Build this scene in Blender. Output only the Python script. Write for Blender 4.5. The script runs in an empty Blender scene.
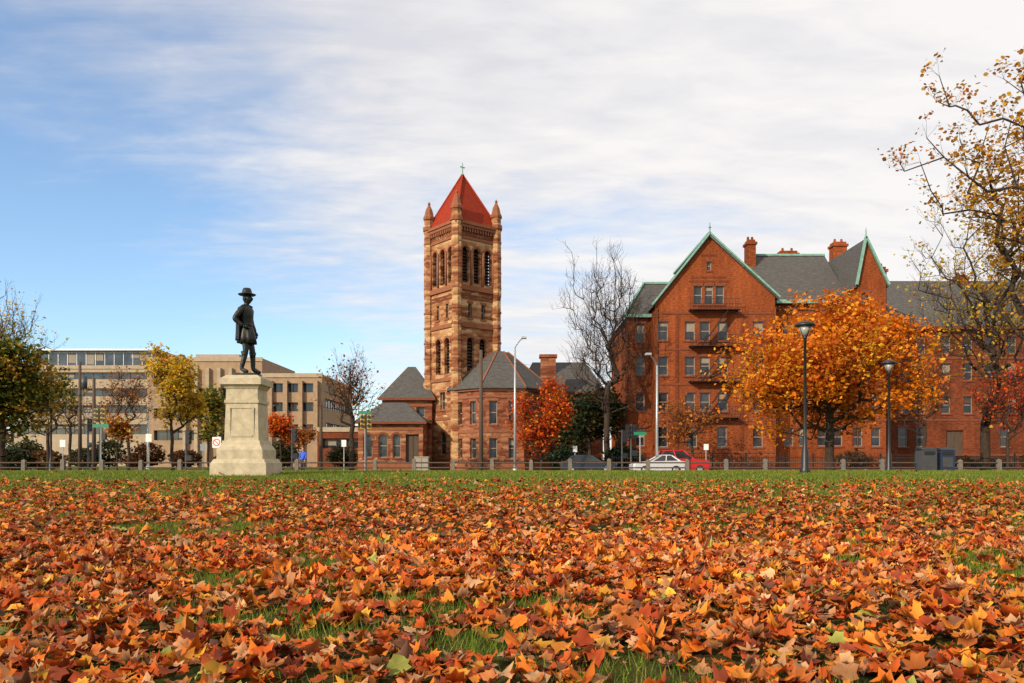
import bpy, math, numpy as np, random
from mathutils import Vector, Matrix
random.seed(5); rng=np.random.default_rng(7)
F=800.0; HZ=460.0; CH=1.0
def X(px,d): return (px-512)/F*d
def Z(py,d): return CH+(HZ-py)/F*d
GY=[-60,3,25,30,42,48,54,2000]; GZ=[0,0,.55,.56,.36,.1,-.05,-.05]
def gz(y): return float(np.interp(y,GY,GZ))
S=bpy.context.scene
S.view_settings.view_transform='Standard'; S.view_settings.look='None'; S.view_settings.exposure=0
# ---------------------------------------------------------------- materials
def newmat(name):
    m=bpy.data.materials.new(name); m.use_nodes=True
    nt=m.node_tree; b=nt.nodes['Principled BSDF']; return m,nt,b
def rgba(c): return (c[0],c[1],c[2],1)
def M(name,col,rough=.8,metal=0,var=.2,scale=3.0,bump=0.0,bscale=None,col2=None,stretch=(1,1,1),spec=.5):
    m,nt,b=newmat(name); N=nt.nodes; L=nt.links
    tc=N.new('ShaderNodeTexCoord'); mp=N.new('ShaderNodeMapping'); mp.inputs['Scale'].default_value=stretch
    L.new(tc.outputs['Object'],mp.inputs[0])
    n=N.new('ShaderNodeTexNoise'); n.inputs['Scale'].default_value=scale; n.inputs['Detail'].default_value=6; n.inputs['Roughness'].default_value=.65
    L.new(mp.outputs[0],n.inputs['Vector'])
    r=N.new('ShaderNodeValToRGB'); r.color_ramp.elements[0].position=.3; r.color_ramp.elements[1].position=.7
    c2=col2 or tuple(min(1,c*(1+var)) for c in col); c1=tuple(c*(1-var) for c in col) if not col2 else col
    r.color_ramp.elements[0].color=rgba(c1); r.color_ramp.elements[1].color=rgba(c2)
    L.new(n.outputs['Fac'],r.inputs[0]); L.new(r.outputs[0],b.inputs['Base Color'])
    b.inputs['Roughness'].default_value=rough; b.inputs['Metallic'].default_value=metal; b.inputs['Specular IOR Level'].default_value=spec
    if bump:
        n2=N.new('ShaderNodeTexNoise'); n2.inputs['Scale'].default_value=bscale or scale*4; n2.inputs['Detail'].default_value=4
        L.new(mp.outputs[0],n2.inputs['Vector'])
        bp=N.new('ShaderNodeBump'); bp.inputs['Strength'].default_value=bump; bp.inputs['Distance'].default_value=.05
        L.new(n2.outputs['Fac'],bp.inputs['Height']); L.new(bp.outputs[0],b.inputs['Normal'])
    return m
def stone_mat(name,cols,sx=1.5,sz=3.2,rough=.9,wc=.55,wb=1.5,wo=-.52):
    m,nt,b=newmat(name); N=nt.nodes; L=nt.links
    tc=N.new('ShaderNodeTexCoord'); mp=N.new('ShaderNodeMapping'); mp.inputs['Scale'].default_value=(sx,sx,sz)
    L.new(tc.outputs['Object'],mp.inputs[0])
    v=N.new('ShaderNodeTexVoronoi'); v.distance='CHEBYCHEV'; v.inputs['Scale'].default_value=1; v.inputs['Randomness'].default_value=.75
    L.new(mp.outputs[0],v.inputs['Vector'])
    sp=N.new('ShaderNodeSeparateColor'); L.new(v.outputs['Color'],sp.inputs[0])
    mp2=N.new('ShaderNodeMapping'); mp2.inputs['Scale'].default_value=(.06,.06,1.1); L.new(tc.outputs['Object'],mp2.inputs[0])
    n=N.new('ShaderNodeTexNoise'); n.inputs['Scale'].default_value=1.4; n.inputs['Detail'].default_value=3; L.new(mp2.outputs[0],n.inputs['Vector'])
    a=N.new('ShaderNodeMath'); a.operation='MULTIPLY_ADD'; a.inputs[1].default_value=wc; L.new(sp.outputs[0],a.inputs[0])
    s2=N.new('ShaderNodeMath'); s2.operation='MULTIPLY_ADD'; s2.inputs[1].default_value=wb; s2.inputs[2].default_value=wo
    L.new(n.outputs['Fac'],s2.inputs[0]); L.new(s2.outputs[0],a.inputs[2])
    r=N.new('ShaderNodeValToRGB'); r.color_ramp.interpolation='LINEAR'
    e=r.color_ramp.elements; e[0].position=0; e[0].color=rgba(cols[0]); e[1].position=1; e[1].color=rgba(cols[-1])
    for i,c in enumerate(cols[1:-1]):
        x=e.new((i+1)/(len(cols)-1)); x.color=rgba(c)
    L.new(a.outputs[0],r.inputs[0])
    n3=N.new('ShaderNodeTexNoise'); n3.inputs['Scale'].default_value=9; n3.inputs['Detail'].default_value=5; L.new(tc.outputs['Object'],n3.inputs['Vector'])
    mx=N.new('ShaderNodeMixRGB'); mx.blend_type='OVERLAY'; mx.inputs[0].default_value=.5
    L.new(r.outputs[0],mx.inputs[1]); L.new(n3.outputs['Fac'],mx.inputs[2]); L.new(mx.outputs[0],b.inputs['Base Color'])
    bp=N.new('ShaderNodeBump'); bp.inputs['Strength'].default_value=.8; bp.inputs['Distance'].default_value=.14
    L.new(v.outputs['Distance'],bp.inputs['Height']); bp.invert=True; L.new(bp.outputs[0],b.inputs['Normal'])
    b.inputs['Roughness'].default_value=rough; b.inputs['Specular IOR Level'].default_value=.2; return m
def brick_mat(name,c1,c2,c3):
    m,nt,b=newmat(name); N=nt.nodes; L=nt.links
    tc=N.new('ShaderNodeTexCoord')
    def nz_(s,st,d=5,r_=.6):
        mp=N.new('ShaderNodeMapping'); mp.inputs['Scale'].default_value=st; L.new(tc.outputs['Object'],mp.inputs[0])
        n=N.new('ShaderNodeTexNoise'); n.inputs['Scale'].default_value=s; n.inputs['Detail'].default_value=d; n.inputs['Roughness'].default_value=r_; L.new(mp.outputs[0],n.inputs['Vector']); return n.outputs['Fac']
    fine=nz_(3.5,(1,1,3.5)); wide=nz_(.22,(1,1,.6),4); drip=nz_(1.6,(1,1,.12),4)
    r=N.new('ShaderNodeValToRGB'); e=r.color_ramp.elements; e[0].position=.33; e[0].color=rgba(c1); e[1].position=.68; e[1].color=rgba(c3); q=e.new(.5); q.color=rgba(c2)
    L.new(fine,r.inputs[0])
    def mul(col,fac,lo,hi):
        mr=N.new('ShaderNodeMapRange'); mr.inputs['From Min'].default_value=.35; mr.inputs['From Max'].default_value=.65; mr.inputs['To Min'].default_value=lo; mr.inputs['To Max'].default_value=hi; L.new(fac,mr.inputs['Value'])
        v=N.new('ShaderNodeVectorMath'); v.operation='SCALE'; L.new(col,v.inputs[0]); L.new(mr.outputs[0],v.inputs['Scale']); return v.outputs[0]
    c=mul(mul(r.outputs[0],wide,.68,1.15),drip,.78,1.08)
    L.new(c,b.inputs['Base Color']); b.inputs['Roughness'].default_value=.92; b.inputs['Specular IOR Level'].default_value=.15
    bp=N.new('ShaderNodeBump'); bp.inputs['Strength'].default_value=.35; bp.inputs['Distance'].default_value=.05; L.new(fine,bp.inputs['Height']); L.new(bp.outputs[0],b.inputs['Normal']); return m
def leafmat(name,trans=.35,rough=.6,spec=.25):
    m,nt,b=newmat(name); N=nt.nodes; L=nt.links
    at=N.new('ShaderNodeAttribute'); at.attribute_name='Col'
    L.new(at.outputs['Color'],b.inputs['Base Color']); b.inputs['Roughness'].default_value=rough; b.inputs['Specular IOR Level'].default_value=spec
    t=N.new('ShaderNodeBsdfTranslucent'); L.new(at.outputs['Color'],t.inputs[0])
    mx=N.new('ShaderNodeMixShader'); mx.inputs[0].default_value=trans
    L.new(b.outputs[0],mx.inputs[1]); L.new(t.outputs[0],mx.inputs[2]); L.new(mx.outputs[0],N['Material Output'].inputs[0]); return m
MAT=dict(
 brownl=M('brownstone_light',(.24,.09,.045),.9,var=.2,scale=4,bump=.4,spec=.2),
 brown=M('brownstone',(.18,.055,.028),.9,var=.2,scale=4,bump=.4,spec=.2),
 slate=M('slate_roof',(.085,.08,.075),.8,var=.4,scale=2.5,bump=.6,stretch=(1,1,5),spec=.2),
 copper=M('copper_patina',(.17,.33,.26),.65,var=.3,scale=4),
 tile=M('red_roof_tile',(.26,.028,.010),.8,var=.35,scale=3,bump=.6,stretch=(1,1,6),spec=.15),
 concrete=M('beige_concrete',(.32,.215,.135),.9,var=.18,scale=1.2,bump=.2,spec=.2),
 concretel=M('pale_concrete',(.37,.29,.205),.9,var=.15,scale=1.2,spec=.2),
 granite=M('granite',(.44,.37,.25),.85,var=.24,scale=4,bump=.35,bscale=40,spec=.3),
 graniteg=M('grey_granite',(.16,.135,.11),.9,var=.25,scale=9,spec=.2),
 bronze=M('dark_bronze',(.02,.021,.018),.45,metal=.5,var=.5,scale=5,spec=.5,bump=.3),
 white=M('white_paint',(.72,.71,.68),.5,var=.04),
 cream=M('window_frame_paint',(.27,.22,.17),.6,var=.1),
 black=M('black_iron',(.012,.012,.013),.45,var=.3),
 steel=M('galvanised_steel',(.42,.43,.44),.45,metal=.5,var=.1),
 wood=M('weathered_wood',(.08,.052,.035),.9,var=.3,scale=3,stretch=(4,4,.5)),
 bark=M('bark',(.055,.038,.028),.95,var=.4,scale=6,bump=.8,stretch=(3,3,.7),spec=.1),
 barkg=M('grey_bark',(.085,.062,.048),.95,var=.4,scale=6,bump=.8,stretch=(3,3,.7),spec=.1),
 asphalt=M('asphalt',(.05,.05,.052),.9,var=.2,scale=4,bump=.3),
 pave=M('pavement_concrete',(.30,.26,.21),.9,var=.15,scale=2),
 path=M('path_gravel',(.30,.22,.15),.95,var=.2,scale=3),
 green=M('green_sign_paint',(.01,.18,.09),.5,var=.05),
 red=M('red_sign_paint',(.5,.02,.02),.5,var=.05),
 carred=M('red_car_paint',(.5,.015,.015),.25,metal=.1,var=.05,spec=.7),
 carsil=M('silver_car_paint',(.62,.63,.64),.25,metal=.3,var=.04,spec=.7),
 cardk=M('dark_car_paint',(.03,.04,.055),.25,metal=.3,var=.05,spec=.7),
 rubber=M('rubber',(.02,.02,.02),.9,var=.2),
 blue=M('blue_plastic',(.012,.025,.06),.5,var=.08),
 dgrey=M('dark_grey_metal',(.05,.05,.055),.5,var=.15),
 bluej=M('blue_jacket',(.03,.10,.55),.85,var=.15),
 trouser=M('dark_trousers',(.03,.03,.04),.9,var=.2),
 skin=M('skin',(.45,.25,.17),.6,var=.06), hair=M('hair',(.04,.025,.015),.7,var=.2),
 amber=M('signal_amber_housing',(.45,.28,.02),.5,var=.05),
 blind=M('window_blind',(.25,.21,.165),.8,var=.15),
 dark=M('painted_dark_interior',(.012,.011,.01),.9,var=.3),
 lampglass=M('lamp_glass',(.30,.28,.25),.25,var=.05),
 louver=M('louvre_slats',(.06,.03,.02),.8,var=.2),
)
MAT['brick']=brick_mat('red_brick',(.14,.033,.013),(.25,.060,.018),(.36,.10,.028))
MAT['brickd']=brick_mat('dark_and_shaded_brick',(.10,.028,.014),(.18,.045,.019),(.25,.068,.026))  # dark brick; on the east range its darker tone paints in tree shade
def glassmat(name,lo,hi):
    m,nt,b=newmat(name); N=nt.nodes; L=nt.links
    tc=N.new('ShaderNodeTexCoord'); n=N.new('ShaderNodeTexNoise'); n.inputs['Scale'].default_value=.5
    L.new(tc.outputs['Object'],n.inputs['Vector']); r=N.new('ShaderNodeValToRGB')
    r.color_ramp.elements[0].position=.35; r.color_ramp.elements[1].position=.7
    r.color_ramp.elements[0].color=lo; r.color_ramp.elements[1].color=hi
    L.new(n.outputs['Fac'],r.inputs[0]); L.new(r.outputs[0],b.inputs['Base Color'])
    b.inputs['Roughness'].default_value=.08; b.inputs['Specular IOR Level'].default_value=.6
    n2=N.new('ShaderNodeTexNoise'); n2.inputs['Scale'].default_value=1.2; L.new(tc.outputs['Object'],n2.inputs['Vector'])
    bp=N.new('ShaderNodeBump'); bp.inputs['Strength'].default_value=.2; bp.inputs['Distance'].default_value=.05
    L.new(n2.outputs['Fac'],bp.inputs['Height']); L.new(bp.outputs[0],b.inputs['Normal']); return m
MAT['glass']=glassmat('window_glass',(.010,.011,.014,1),(.05,.05,.055,1))
MAT['stone']=stone_mat('banded_stone',[(.11,.032,.014),(.22,.075,.032),(.36,.18,.08),(.50,.32,.16)],1.2,2.8,wc=.6,wb=1.9,wo=-.70)
MAT['stone2']=stone_mat('red_stone',[(.10,.03,.015),(.20,.058,.028),(.29,.12,.06),(.42,.25,.13)],1.2,3.0,wc=.55,wb=1.6,wo=-.66)
MAT['leaf']=leafmat('tree_leaf',.4); MAT['fallen']=leafmat('fallen_leaf',.12,.6,.15); MAT['grassb']=leafmat('grass_blade',.3,.6,.1)
# ---------------------------------------------------------------- mesh helpers
class Part:
    def __init__(s,name,mat,loc=(0,0,0),rz=0,smooth=False):
        s.name=name;s.mat=mat;s.v=[];s.f=[];s.loc=loc;s.rz=rz;s.smooth=smooth
    def add(s,vs,fs):
        k=len(s.v); s.v+= [tuple(v) for v in vs]; s.f+=[tuple(i+k for i in f) for f in fs]
    def poly(s,pts): s.add(pts,[tuple(range(len(pts)))])
    def box2(s,x0,x1,y0,y1,z0,z1):
        s.add([(x0,y0,z0),(x1,y0,z0),(x1,y1,z0),(x0,y1,z0),(x0,y0,z1),(x1,y0,z1),(x1,y1,z1),(x0,y1,z1)],
          [(3,2,1,0),(4,5,6,7),(0,1,5,4),(1,2,6,5),(2,3,7,6),(3,0,4,7)])
    def box(s,cx,cy,cz,sx,sy,sz): s.box2(cx-sx/2,cx+sx/2,cy-sy/2,cy+sy/2,cz-sz/2,cz+sz/2)
    def cyl(s,p0,p1,r0,r1,n=12,caps=True):
        p0=Vector(p0);p1=Vector(p1);d=(p1-p0).normalized(); a=d.orthogonal().normalized(); b=d.cross(a)
        vs=[];
        for p,r in((p0,r0),(p1,r1)):
            for i in range(n):
                t=2*math.pi*i/n; vs.append(p+a*math.cos(t)*r+b*math.sin(t)*r)
        fs=[(i,(i+1)%n,n+(i+1)%n,n+i) for i in range(n)]
        if caps: fs+=[tuple(range(n-1,-1,-1)),tuple(range(n,2*n))]
        s.add(vs,fs)
    def lathe(s,c,prof,n=20,rot=0,sx=1,sy=1):
        vs=[];fs=[]
        for r,z in prof:
            for i in range(n):
                t=2*math.pi*i/n+rot; vs.append((c[0]+r*math.cos(t)*sx,c[1]+r*math.sin(t)*sy,c[2]+z))
        for j in range(len(prof)-1):
            for i in range(n): fs.append((j*n+i,j*n+(i+1)%n,(j+1)*n+(i+1)%n,(j+1)*n+i))
        fs+=[tuple(range(n-1,-1,-1)),tuple(range((len(prof)-1)*n,len(prof)*n))]
        s.add(vs,fs)
    def slab(s,pts,t=.2):
        pts=[Vector(p) for p in pts]; n=len(pts); dn=Vector((0,0,-t))
        s.add(pts+[p+dn for p in pts],[tuple(range(n)),tuple(range(2*n-1,n-1,-1))]+[(i,n+i,n+(i+1)%n,(i+1)%n) for i in range(n)])
    def prism(s,prof,y0,y1):
        n=len(prof); s.add([(x,y0,z) for x,z in prof]+[(x,y1,z) for x,z in prof],
            [tuple(range(n)),tuple(range(2*n-1,n-1,-1))]+[(i,(i+1)%n,n+(i+1)%n,n+i)[::-1] for i in range(n)])
class Obj:
    def __init__(s,name,loc=(0,0,0),rz=0,root=None,sloc=(0,0,0),srz=0,pre=''):
        s.name=name;s.loc=loc;s.rz=rz;s.parts={} if root is None else root.parts;s.sloc=sloc;s.srz=srz;s.pre=pre;s.extra=[] if root is None else root.extra
    def sub(s,pre,loc,rz): return Obj(s.name,s.loc,s.rz,root=s,sloc=loc,srz=math.radians(rz),pre=pre+'_')
    def part(s,name,mat,smooth=False):
        k=s.pre+name
        if k not in s.parts: s.parts[k]=Part(k,mat,s.sloc,s.srz,smooth)
        return s.parts[k]
    def build(s):
        e=bpy.data.objects.new(s.name,None); e.location=s.loc; e.rotation_euler=(0,0,s.rz); e.empty_display_size=.3
        S.collection.objects.link(e)
        for p in s.parts.values():
            if not p.v: continue
            me=bpy.data.meshes.new(p.name); me.from_pydata(p.v,[],p.f); me.update()
            me.materials.append(MAT[p.mat])
            if p.smooth:
                for q in me.polygons: q.use_smooth=True
            o=bpy.data.objects.new(p.name,me); o.parent=e; o.location=p.loc; o.rotation_euler=(0,0,p.rz); S.collection.objects.link(o)
        for o in s.extra: o.parent=e
        s.e=e; return e
def clip(poly,out):
    n=len(out)
    for i in range(n):
        a=out[i];b=out[(i+1)%n]; res=[]
        def side(p): return (b[0]-a[0])*(p[1]-a[1])-(b[1]-a[1])*(p[0]-a[0])
        for j in range(len(poly)):
            p=poly[j];q=poly[(j+1)%len(poly)]; sp=side(p);sq=side(q)
            if sp>=-1e-9: res.append(p)
            if (sp>1e-9 and sq<-1e-9) or (sp<-1e-9 and sq>1e-9):
                t=sp/(sp-sq); res.append((p[0]+(q[0]-p[0])*t,p[1]+(q[1]-p[1])*t))
        poly=res
        if len(poly)<3: return []
    return poly
def wall(o,org,xd,outline,ops,mat='brick',depth=.22,frame='cream',trim='brown',sill=True,blinds=.3):
    org=Vector(org); xd=Vector(xd).normalized(); zz=Vector((0,0,1)); nn=xd.cross(zz)
    P=lambda u,v,w=0: org+xd*u+zz*v+nn*w
    W=o.part('walls',mat); G=o.part('window_panes','glass'); FR=o.part('window_frames',frame); T=o.part('stone_trim',trim)
    def pb(pt,u0,u1,v0,v1,w0,w1):
        pt.add([P(u0,v0,w1),P(u1,v0,w1),P(u1,v0,w0),P(u0,v0,w0),P(u0,v1,w1),P(u1,v1,w1),P(u1,v1,w0),P(u0,v1,w0)],
          [(3,2,1,0),(4,5,6,7),(0,1,5,4),(1,2,6,5),(2,3,7,6),(3,0,4,7)])
    us=sorted(set([round(a,4) for q in outline for a in [q[0]]]+[round(v,4) for q in ops for v in (q[0],q[2])]))
    vs=sorted(set([round(q[1],4) for q in outline]+[round(v,4) for q in ops for v in (q[1],q[3])]))
    for i in range(len(us)-1):
        for j in range(len(vs)-1):
            cu=(us[i]+us[i+1])/2;cv=(vs[j]+vs[j+1])/2
            if any(q[0]<cu<q[2] and q[1]<cv<q[3] for q in ops): continue
            pl=clip([(us[i],vs[j]),(us[i+1],vs[j]),(us[i+1],vs[j+1]),(us[i],vs[j+1])],outline)
            if len(pl)>=3: W.poly([P(*p) for p in pl])
    D=-depth
    for q in ops:
        u0,v0,u1,v1=q[:4]; k=q[4] if len(q)>4 else 'w'
        arch=k in('a','o','p')
        r=(u1-u0)/2; vc=v1-r if arch else v1; uc=(u0+u1)/2
        W.poly([P(u0,v0),P(u0,vc),P(u0,vc,D),P(u0,v0,D)][::-1]); W.poly([P(u1,v0),P(u1,vc),P(u1,vc,D),P(u1,v0,D)])
        W.poly([P(u0,v0),P(u1,v0),P(u1,v0,D),P(u0,v0,D)])
        if arch:
            arc=[(uc+r*math.cos(t),vc+r*math.sin(t)) for t in np.linspace(0,math.pi,13)]
            for a,b in zip(arc[:6],arc[1:7]): W.poly([P(u1,v1),P(*b),P(*a)])
            for a,b in zip(arc[6:-1],arc[7:]): W.poly([P(u0,v1),P(*b),P(*a)])
            for a,b in zip(arc[:-1],arc[1:]): W.poly([P(*a),P(*b),P(*b,D),P(*a,D)])
            for i in range(12):
                a0=math.pi*i/12; a1=math.pi*(i+1)/12; R2=r+.22
                pts=[(uc+r*math.cos(a0),vc+r*math.sin(a0)),(uc+R2*math.cos(a0),vc+R2*math.sin(a0)),(uc+R2*math.cos(a1),vc+R2*math.sin(a1)),(uc+r*math.cos(a1),vc+r*math.sin(a1))]
                T.poly([P(*p,.03) for p in pts]); T.poly([P(*pts[1],.03),P(*pts[1],-.01),P(*pts[2],-.01),P(*pts[2],.03)])
        else: W.poly([P(u0,v1),P(u1,v1),P(u1,v1,D),P(u0,v1,D)][::-1])
        if k=='o':
            dk=o.part('louvres','louver'); bk=o.part('painted_dark_openings','dark')
            bk.poly([P(u0,v0,D-.25),P(u1,v0,D-.25),P(u1,v1,D-.25),P(u0,v1,D-.25)])  # near-black sheet paints in the unlit hollow behind the louvres
            v=v0+.15
            while v<vc:
                dk.poly([P(u0,v,D+.02),P(u1,v,D+.02),P(u1,v+.22,D-.2),P(u0,v+.22,D-.2)]); v+=.33
            continue
        if k=='p':
            o.part('painted_dark_openings','dark').poly([P(u0,v0,D-.6),P(u1,v0,D-.6),P(u1,v1,D-.6),P(u0,v1,D-.6)]); continue  # near-black sheet stands in for the shade inside the arch
        if k=='d':
            o.part('doors','wood').poly([P(u0,v0,D),P(u1,v0,D),P(u1,v1,D),P(u0,v1,D)])
            pb(o.part('doors','wood'),uc-.04,uc+.04,v0,v1,D,D+.05); continue
        G.poly([P(u0,v0,D),P(u1,v0,D),P(u1,v1,D),P(u0,v1,D)])
        if k=='w' and random.random()<blinds and (u1-u0)<2:
            h=random.uniform(.15,.55)*(v1-v0)
            o.part('blinds','blind').poly([P(u0+.05,v1-h,D+.004),P(u1-.05,v1-h,D+.004),P(u1-.05,v1-.03,D+.004),P(u0+.05,v1-.03,D+.004)])
        if k=='r':
            uu=u0+.1
            while uu<u1-1.7:
                if random.random()<.35:
                    h=random.uniform(.2,.8)*(v1-v0); o.part('blinds','blind').poly([P(uu,v1-h,D+.004),P(uu+1.5,v1-h,D+.004),P(uu+1.5,v1-.03,D+.004),P(uu,v1-.03,D+.004)])
                uu+=1.6
        fw=.07
        pb(FR,u0,u0+fw,v0,v1,D+.006,D+.07);pb(FR,u1-fw,u1,v0,v1,D+.006,D+.07)
        pb(FR,u0+fw,u1-fw,v0,v0+fw,D+.006,D+.07)
        if not arch: pb(FR,u0+fw,u1-fw,v1-fw,v1,D+.006,D+.07)
        if k=='r':
            n=max(1,int((u1-u0)/1.6))
            for i in range(1,n): pb(FR,u0+(u1-u0)*i/n-.05,u0+(u1-u0)*i/n+.05,v0+fw,v1-fw,D+.006,D+.08)
        else:
            pb(FR,u0+fw,u1-fw,(v0+v1)/2-.04,(v0+v1)/2+.04,D+.006,D+.06)
            if sill:
                pb(T,u0-.1,u1+.1,v0-.16,v0,-.02,.09)
                if not arch: pb(T,u0-.14,u1+.14,v1,v1+.26,-.02,.035)
def rect(w,h,v0=0): return [(0,v0),(w,v0),(w,h),(0,h)]
# ---------------------------------------------------------------- ground
def sheet(name,x0,x1,ys,mat,dz=0,nx=2):
    xs=np.linspace(x0,x1,nx); vs=[];fs=[]
    for y in ys:
        for x in xs: vs.append((x,y,gz(y)+dz))
    for j in range(len(ys)-1):
        for i in range(nx-1):
            k=j*nx+i; fs.append((k,k+1,k+nx+1,k+nx))
    me=bpy.data.meshes.new(name); me.from_pydata(vs,[],fs); me.materials.append(mat)
    for p in me.polygons: p.use_smooth=True
    o=bpy.data.objects.new(name,me); S.collection.objects.link(o); return o
def lawnmat():
    m,nt,b=newmat('lawn'); N=nt.nodes; L=nt.links
    tc=N.new('ShaderNodeTexCoord')
    def noise(s,d=6):
        n=N.new('ShaderNodeTexNoise'); n.inputs['Scale'].default_value=s; n.inputs['Detail'].default_value=d; n.inputs['Roughness'].default_value=.7
        L.new(tc.outputs['Object'],n.inputs['Vector']); return n
    a=noise(.9); r=N.new('ShaderNodeValToRGB'); e=r.color_ramp.elements
    e[0].position=.36; e[0].color=(.11,.08,.025,1); e[1].position=.62; e[1].color=(.085,.125,.02,1)
    x=e.new(.5); x.color=(.11,.125,.022,1)
    L.new(a.outputs['Fac'],r.inputs[0])
    c=noise(14); mx=N.new('ShaderNodeMixRGB'); mx.blend_type='OVERLAY'; mx.inputs[0].default_value=.8
    L.new(r.outputs[0],mx.inputs[1]); L.new(c.outputs['Fac'],mx.inputs[2])
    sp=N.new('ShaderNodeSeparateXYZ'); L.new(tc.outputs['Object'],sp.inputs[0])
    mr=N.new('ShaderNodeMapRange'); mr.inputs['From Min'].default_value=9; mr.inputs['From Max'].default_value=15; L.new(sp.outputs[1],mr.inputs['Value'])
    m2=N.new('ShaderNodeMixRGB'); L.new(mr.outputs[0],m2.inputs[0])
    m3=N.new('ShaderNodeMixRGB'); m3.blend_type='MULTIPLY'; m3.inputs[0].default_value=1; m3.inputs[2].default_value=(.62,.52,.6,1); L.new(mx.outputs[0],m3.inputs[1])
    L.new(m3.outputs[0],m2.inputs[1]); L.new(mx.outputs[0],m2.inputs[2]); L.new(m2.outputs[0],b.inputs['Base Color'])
    b.inputs['Roughness'].default_value=1; b.inputs['Specular IOR Level'].default_value=.1
    n2=noise(25,4); bp=N.new('ShaderNodeBump'); bp.inputs['Strength'].default_value=1; bp.inputs['Distance'].default_value=.05
    L.new(n2.outputs['Fac'],bp.inputs['Height']); L.new(bp.outputs[0],b.inputs['Normal']); return m
ys=[-900,-60]+list(np.arange(-20,56,.5))+[60,80,120,200,400,900,2000]
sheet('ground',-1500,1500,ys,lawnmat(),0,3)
sheet('road',-400,400,[55,60,66.5],MAT['asphalt'],.004)
r=Obj('road_markings',(0,60.6,gz(60)+.008)); p=r.part('lane_line','amber')
for k in(0,.25): p.poly([(-200,k,0),(200,k,0),(200,k+.1,0),(-200,k+.1,0)])
p=r.part('crossing_bars','white')
for i in range(9): p.poly([(X(330,60)+i*1.0,-3.5,.0),(X(330,60)+i*1.0+.5,-3.5,0),(X(330,60)+i*1.0+.5,3.5,0),(X(330,60)+i*1.0,3.5,0)])
r.build()
r=Obj('pavement',(0,68.5,-.05)); r.part('slab','pave').box2(-400,400,-1.9,2,-.1,.13); r.part('kerb','graniteg').box2(-400,400,-2.05,-1.9,-.1,.135); r.build()
r=Obj('pavement',(0,53,-.02)); r.part('slab','pave').box2(-400,400,-1.4,1.7,-.1,.10); r.part('kerb','graniteg').box2(-400,400,1.7,1.85,-.15,.105); r.build()
sheet('path',-200,200,[34.2,35,36,36.4],MAT['path'],.006)
# ---------------------------------------------------------------- numpy mesh
def npmesh(name,V,faces_n,Fi,mats,C=None,mi=None,smooth=False):
    me=bpy.data.meshes.new(name); nf=len(faces_n)
    me.vertices.add(len(V)); me.vertices.foreach_set('co',np.asarray(V,np.float32).ravel())
    me.loops.add(len(Fi)); me.loops.foreach_set('vertex_index',np.asarray(Fi,np.int32))
    me.polygons.add(nf); st=np.concatenate([[0],np.cumsum(faces_n)[:-1]]).astype(np.int32)
    me.polygons.foreach_set('loop_start',st); me.polygons.foreach_set('loop_total',np.asarray(faces_n,np.int32))
    for m in mats: me.materials.append(m)
    if mi is not None: me.polygons.foreach_set('material_index',np.asarray(mi,np.int32))
    me.update(calc_edges=True)
    if C is not None:
        ca=me.color_attributes.new('Col','FLOAT_COLOR','POINT'); cc=np.ones((len(V),4),np.float32); cc[:,:3]=C; ca.data.foreach_set('color',cc.ravel())
    if smooth: me.polygons.foreach_set('use_smooth',np.ones(nf,bool))
    o=bpy.data.objects.new(name,me); S.collection.objects.link(o); return o
def snoise(x,y,s,seed):
    r=np.random.default_rng(seed); v=np.zeros_like(x)
    for i in range(7):
        a=r.uniform(0,6.28);k=s*r.uniform(.5,2); v+=np.sin((x*np.cos(a)+y*np.sin(a))*k+r.uniform(0,6.28))
    return v/7**.5
def randrot(n,tilt):
    yaw=rng.uniform(0,2*np.pi,n); a=rng.uniform(0,2*np.pi,n); t=np.abs(rng.normal(0,tilt,n))
    cy,sy=np.cos(yaw),np.sin(yaw); Rz=np.zeros((n,3,3)); Rz[:,0,0]=cy;Rz[:,0,1]=-sy;Rz[:,1,0]=sy;Rz[:,1,1]=cy;Rz[:,2,2]=1
    ux,uy=np.cos(a),np.sin(a); c,s=np.cos(t),np.sin(t); R=np.zeros((n,3,3))
    R[:,0,0]=c+ux*ux*(1-c);R[:,0,1]=ux*uy*(1-c);R[:,0,2]=uy*s
    R[:,1,0]=ux*uy*(1-c);R[:,1,1]=c+uy*uy*(1-c);R[:,1,2]=-ux*s
    R[:,2,0]=-uy*s;R[:,2,1]=ux*s;R[:,2,2]=c
    return R@Rz
half=[(0,-.40),(.10,-.28),(.34,-.36),(.34,-.18),(.52,-.04),(.40,.10),(.40,.32),(.22,.30),(0,.56)]
out16=half+[(-x,y) for x,y in half[-2:0:-1]]
half8=[(0,-.4),(.36,-.32),(.38,-.1),(.50,.1),(.28,.28),(0,.54)]
out8=half8+[(-x,y) for x,y in half8[-2:0:-1]]
PAL=np.array([(.72,.175,.018),(.60,.105,.014),(.74,.25,.03),(.44,.065,.016),(.28,.055,.022),(.54,.24,.10),(.66,.36,.17),(.78,.37,.04),(.18,.075,.04),(.34,.34,.07),(.55,.15,.03),(.60,.21,.07)])
PW=np.array([.16,.15,.11,.11,.08,.10,.07,.05,.05,.015,.06,.09]);PW/=PW.sum()
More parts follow.
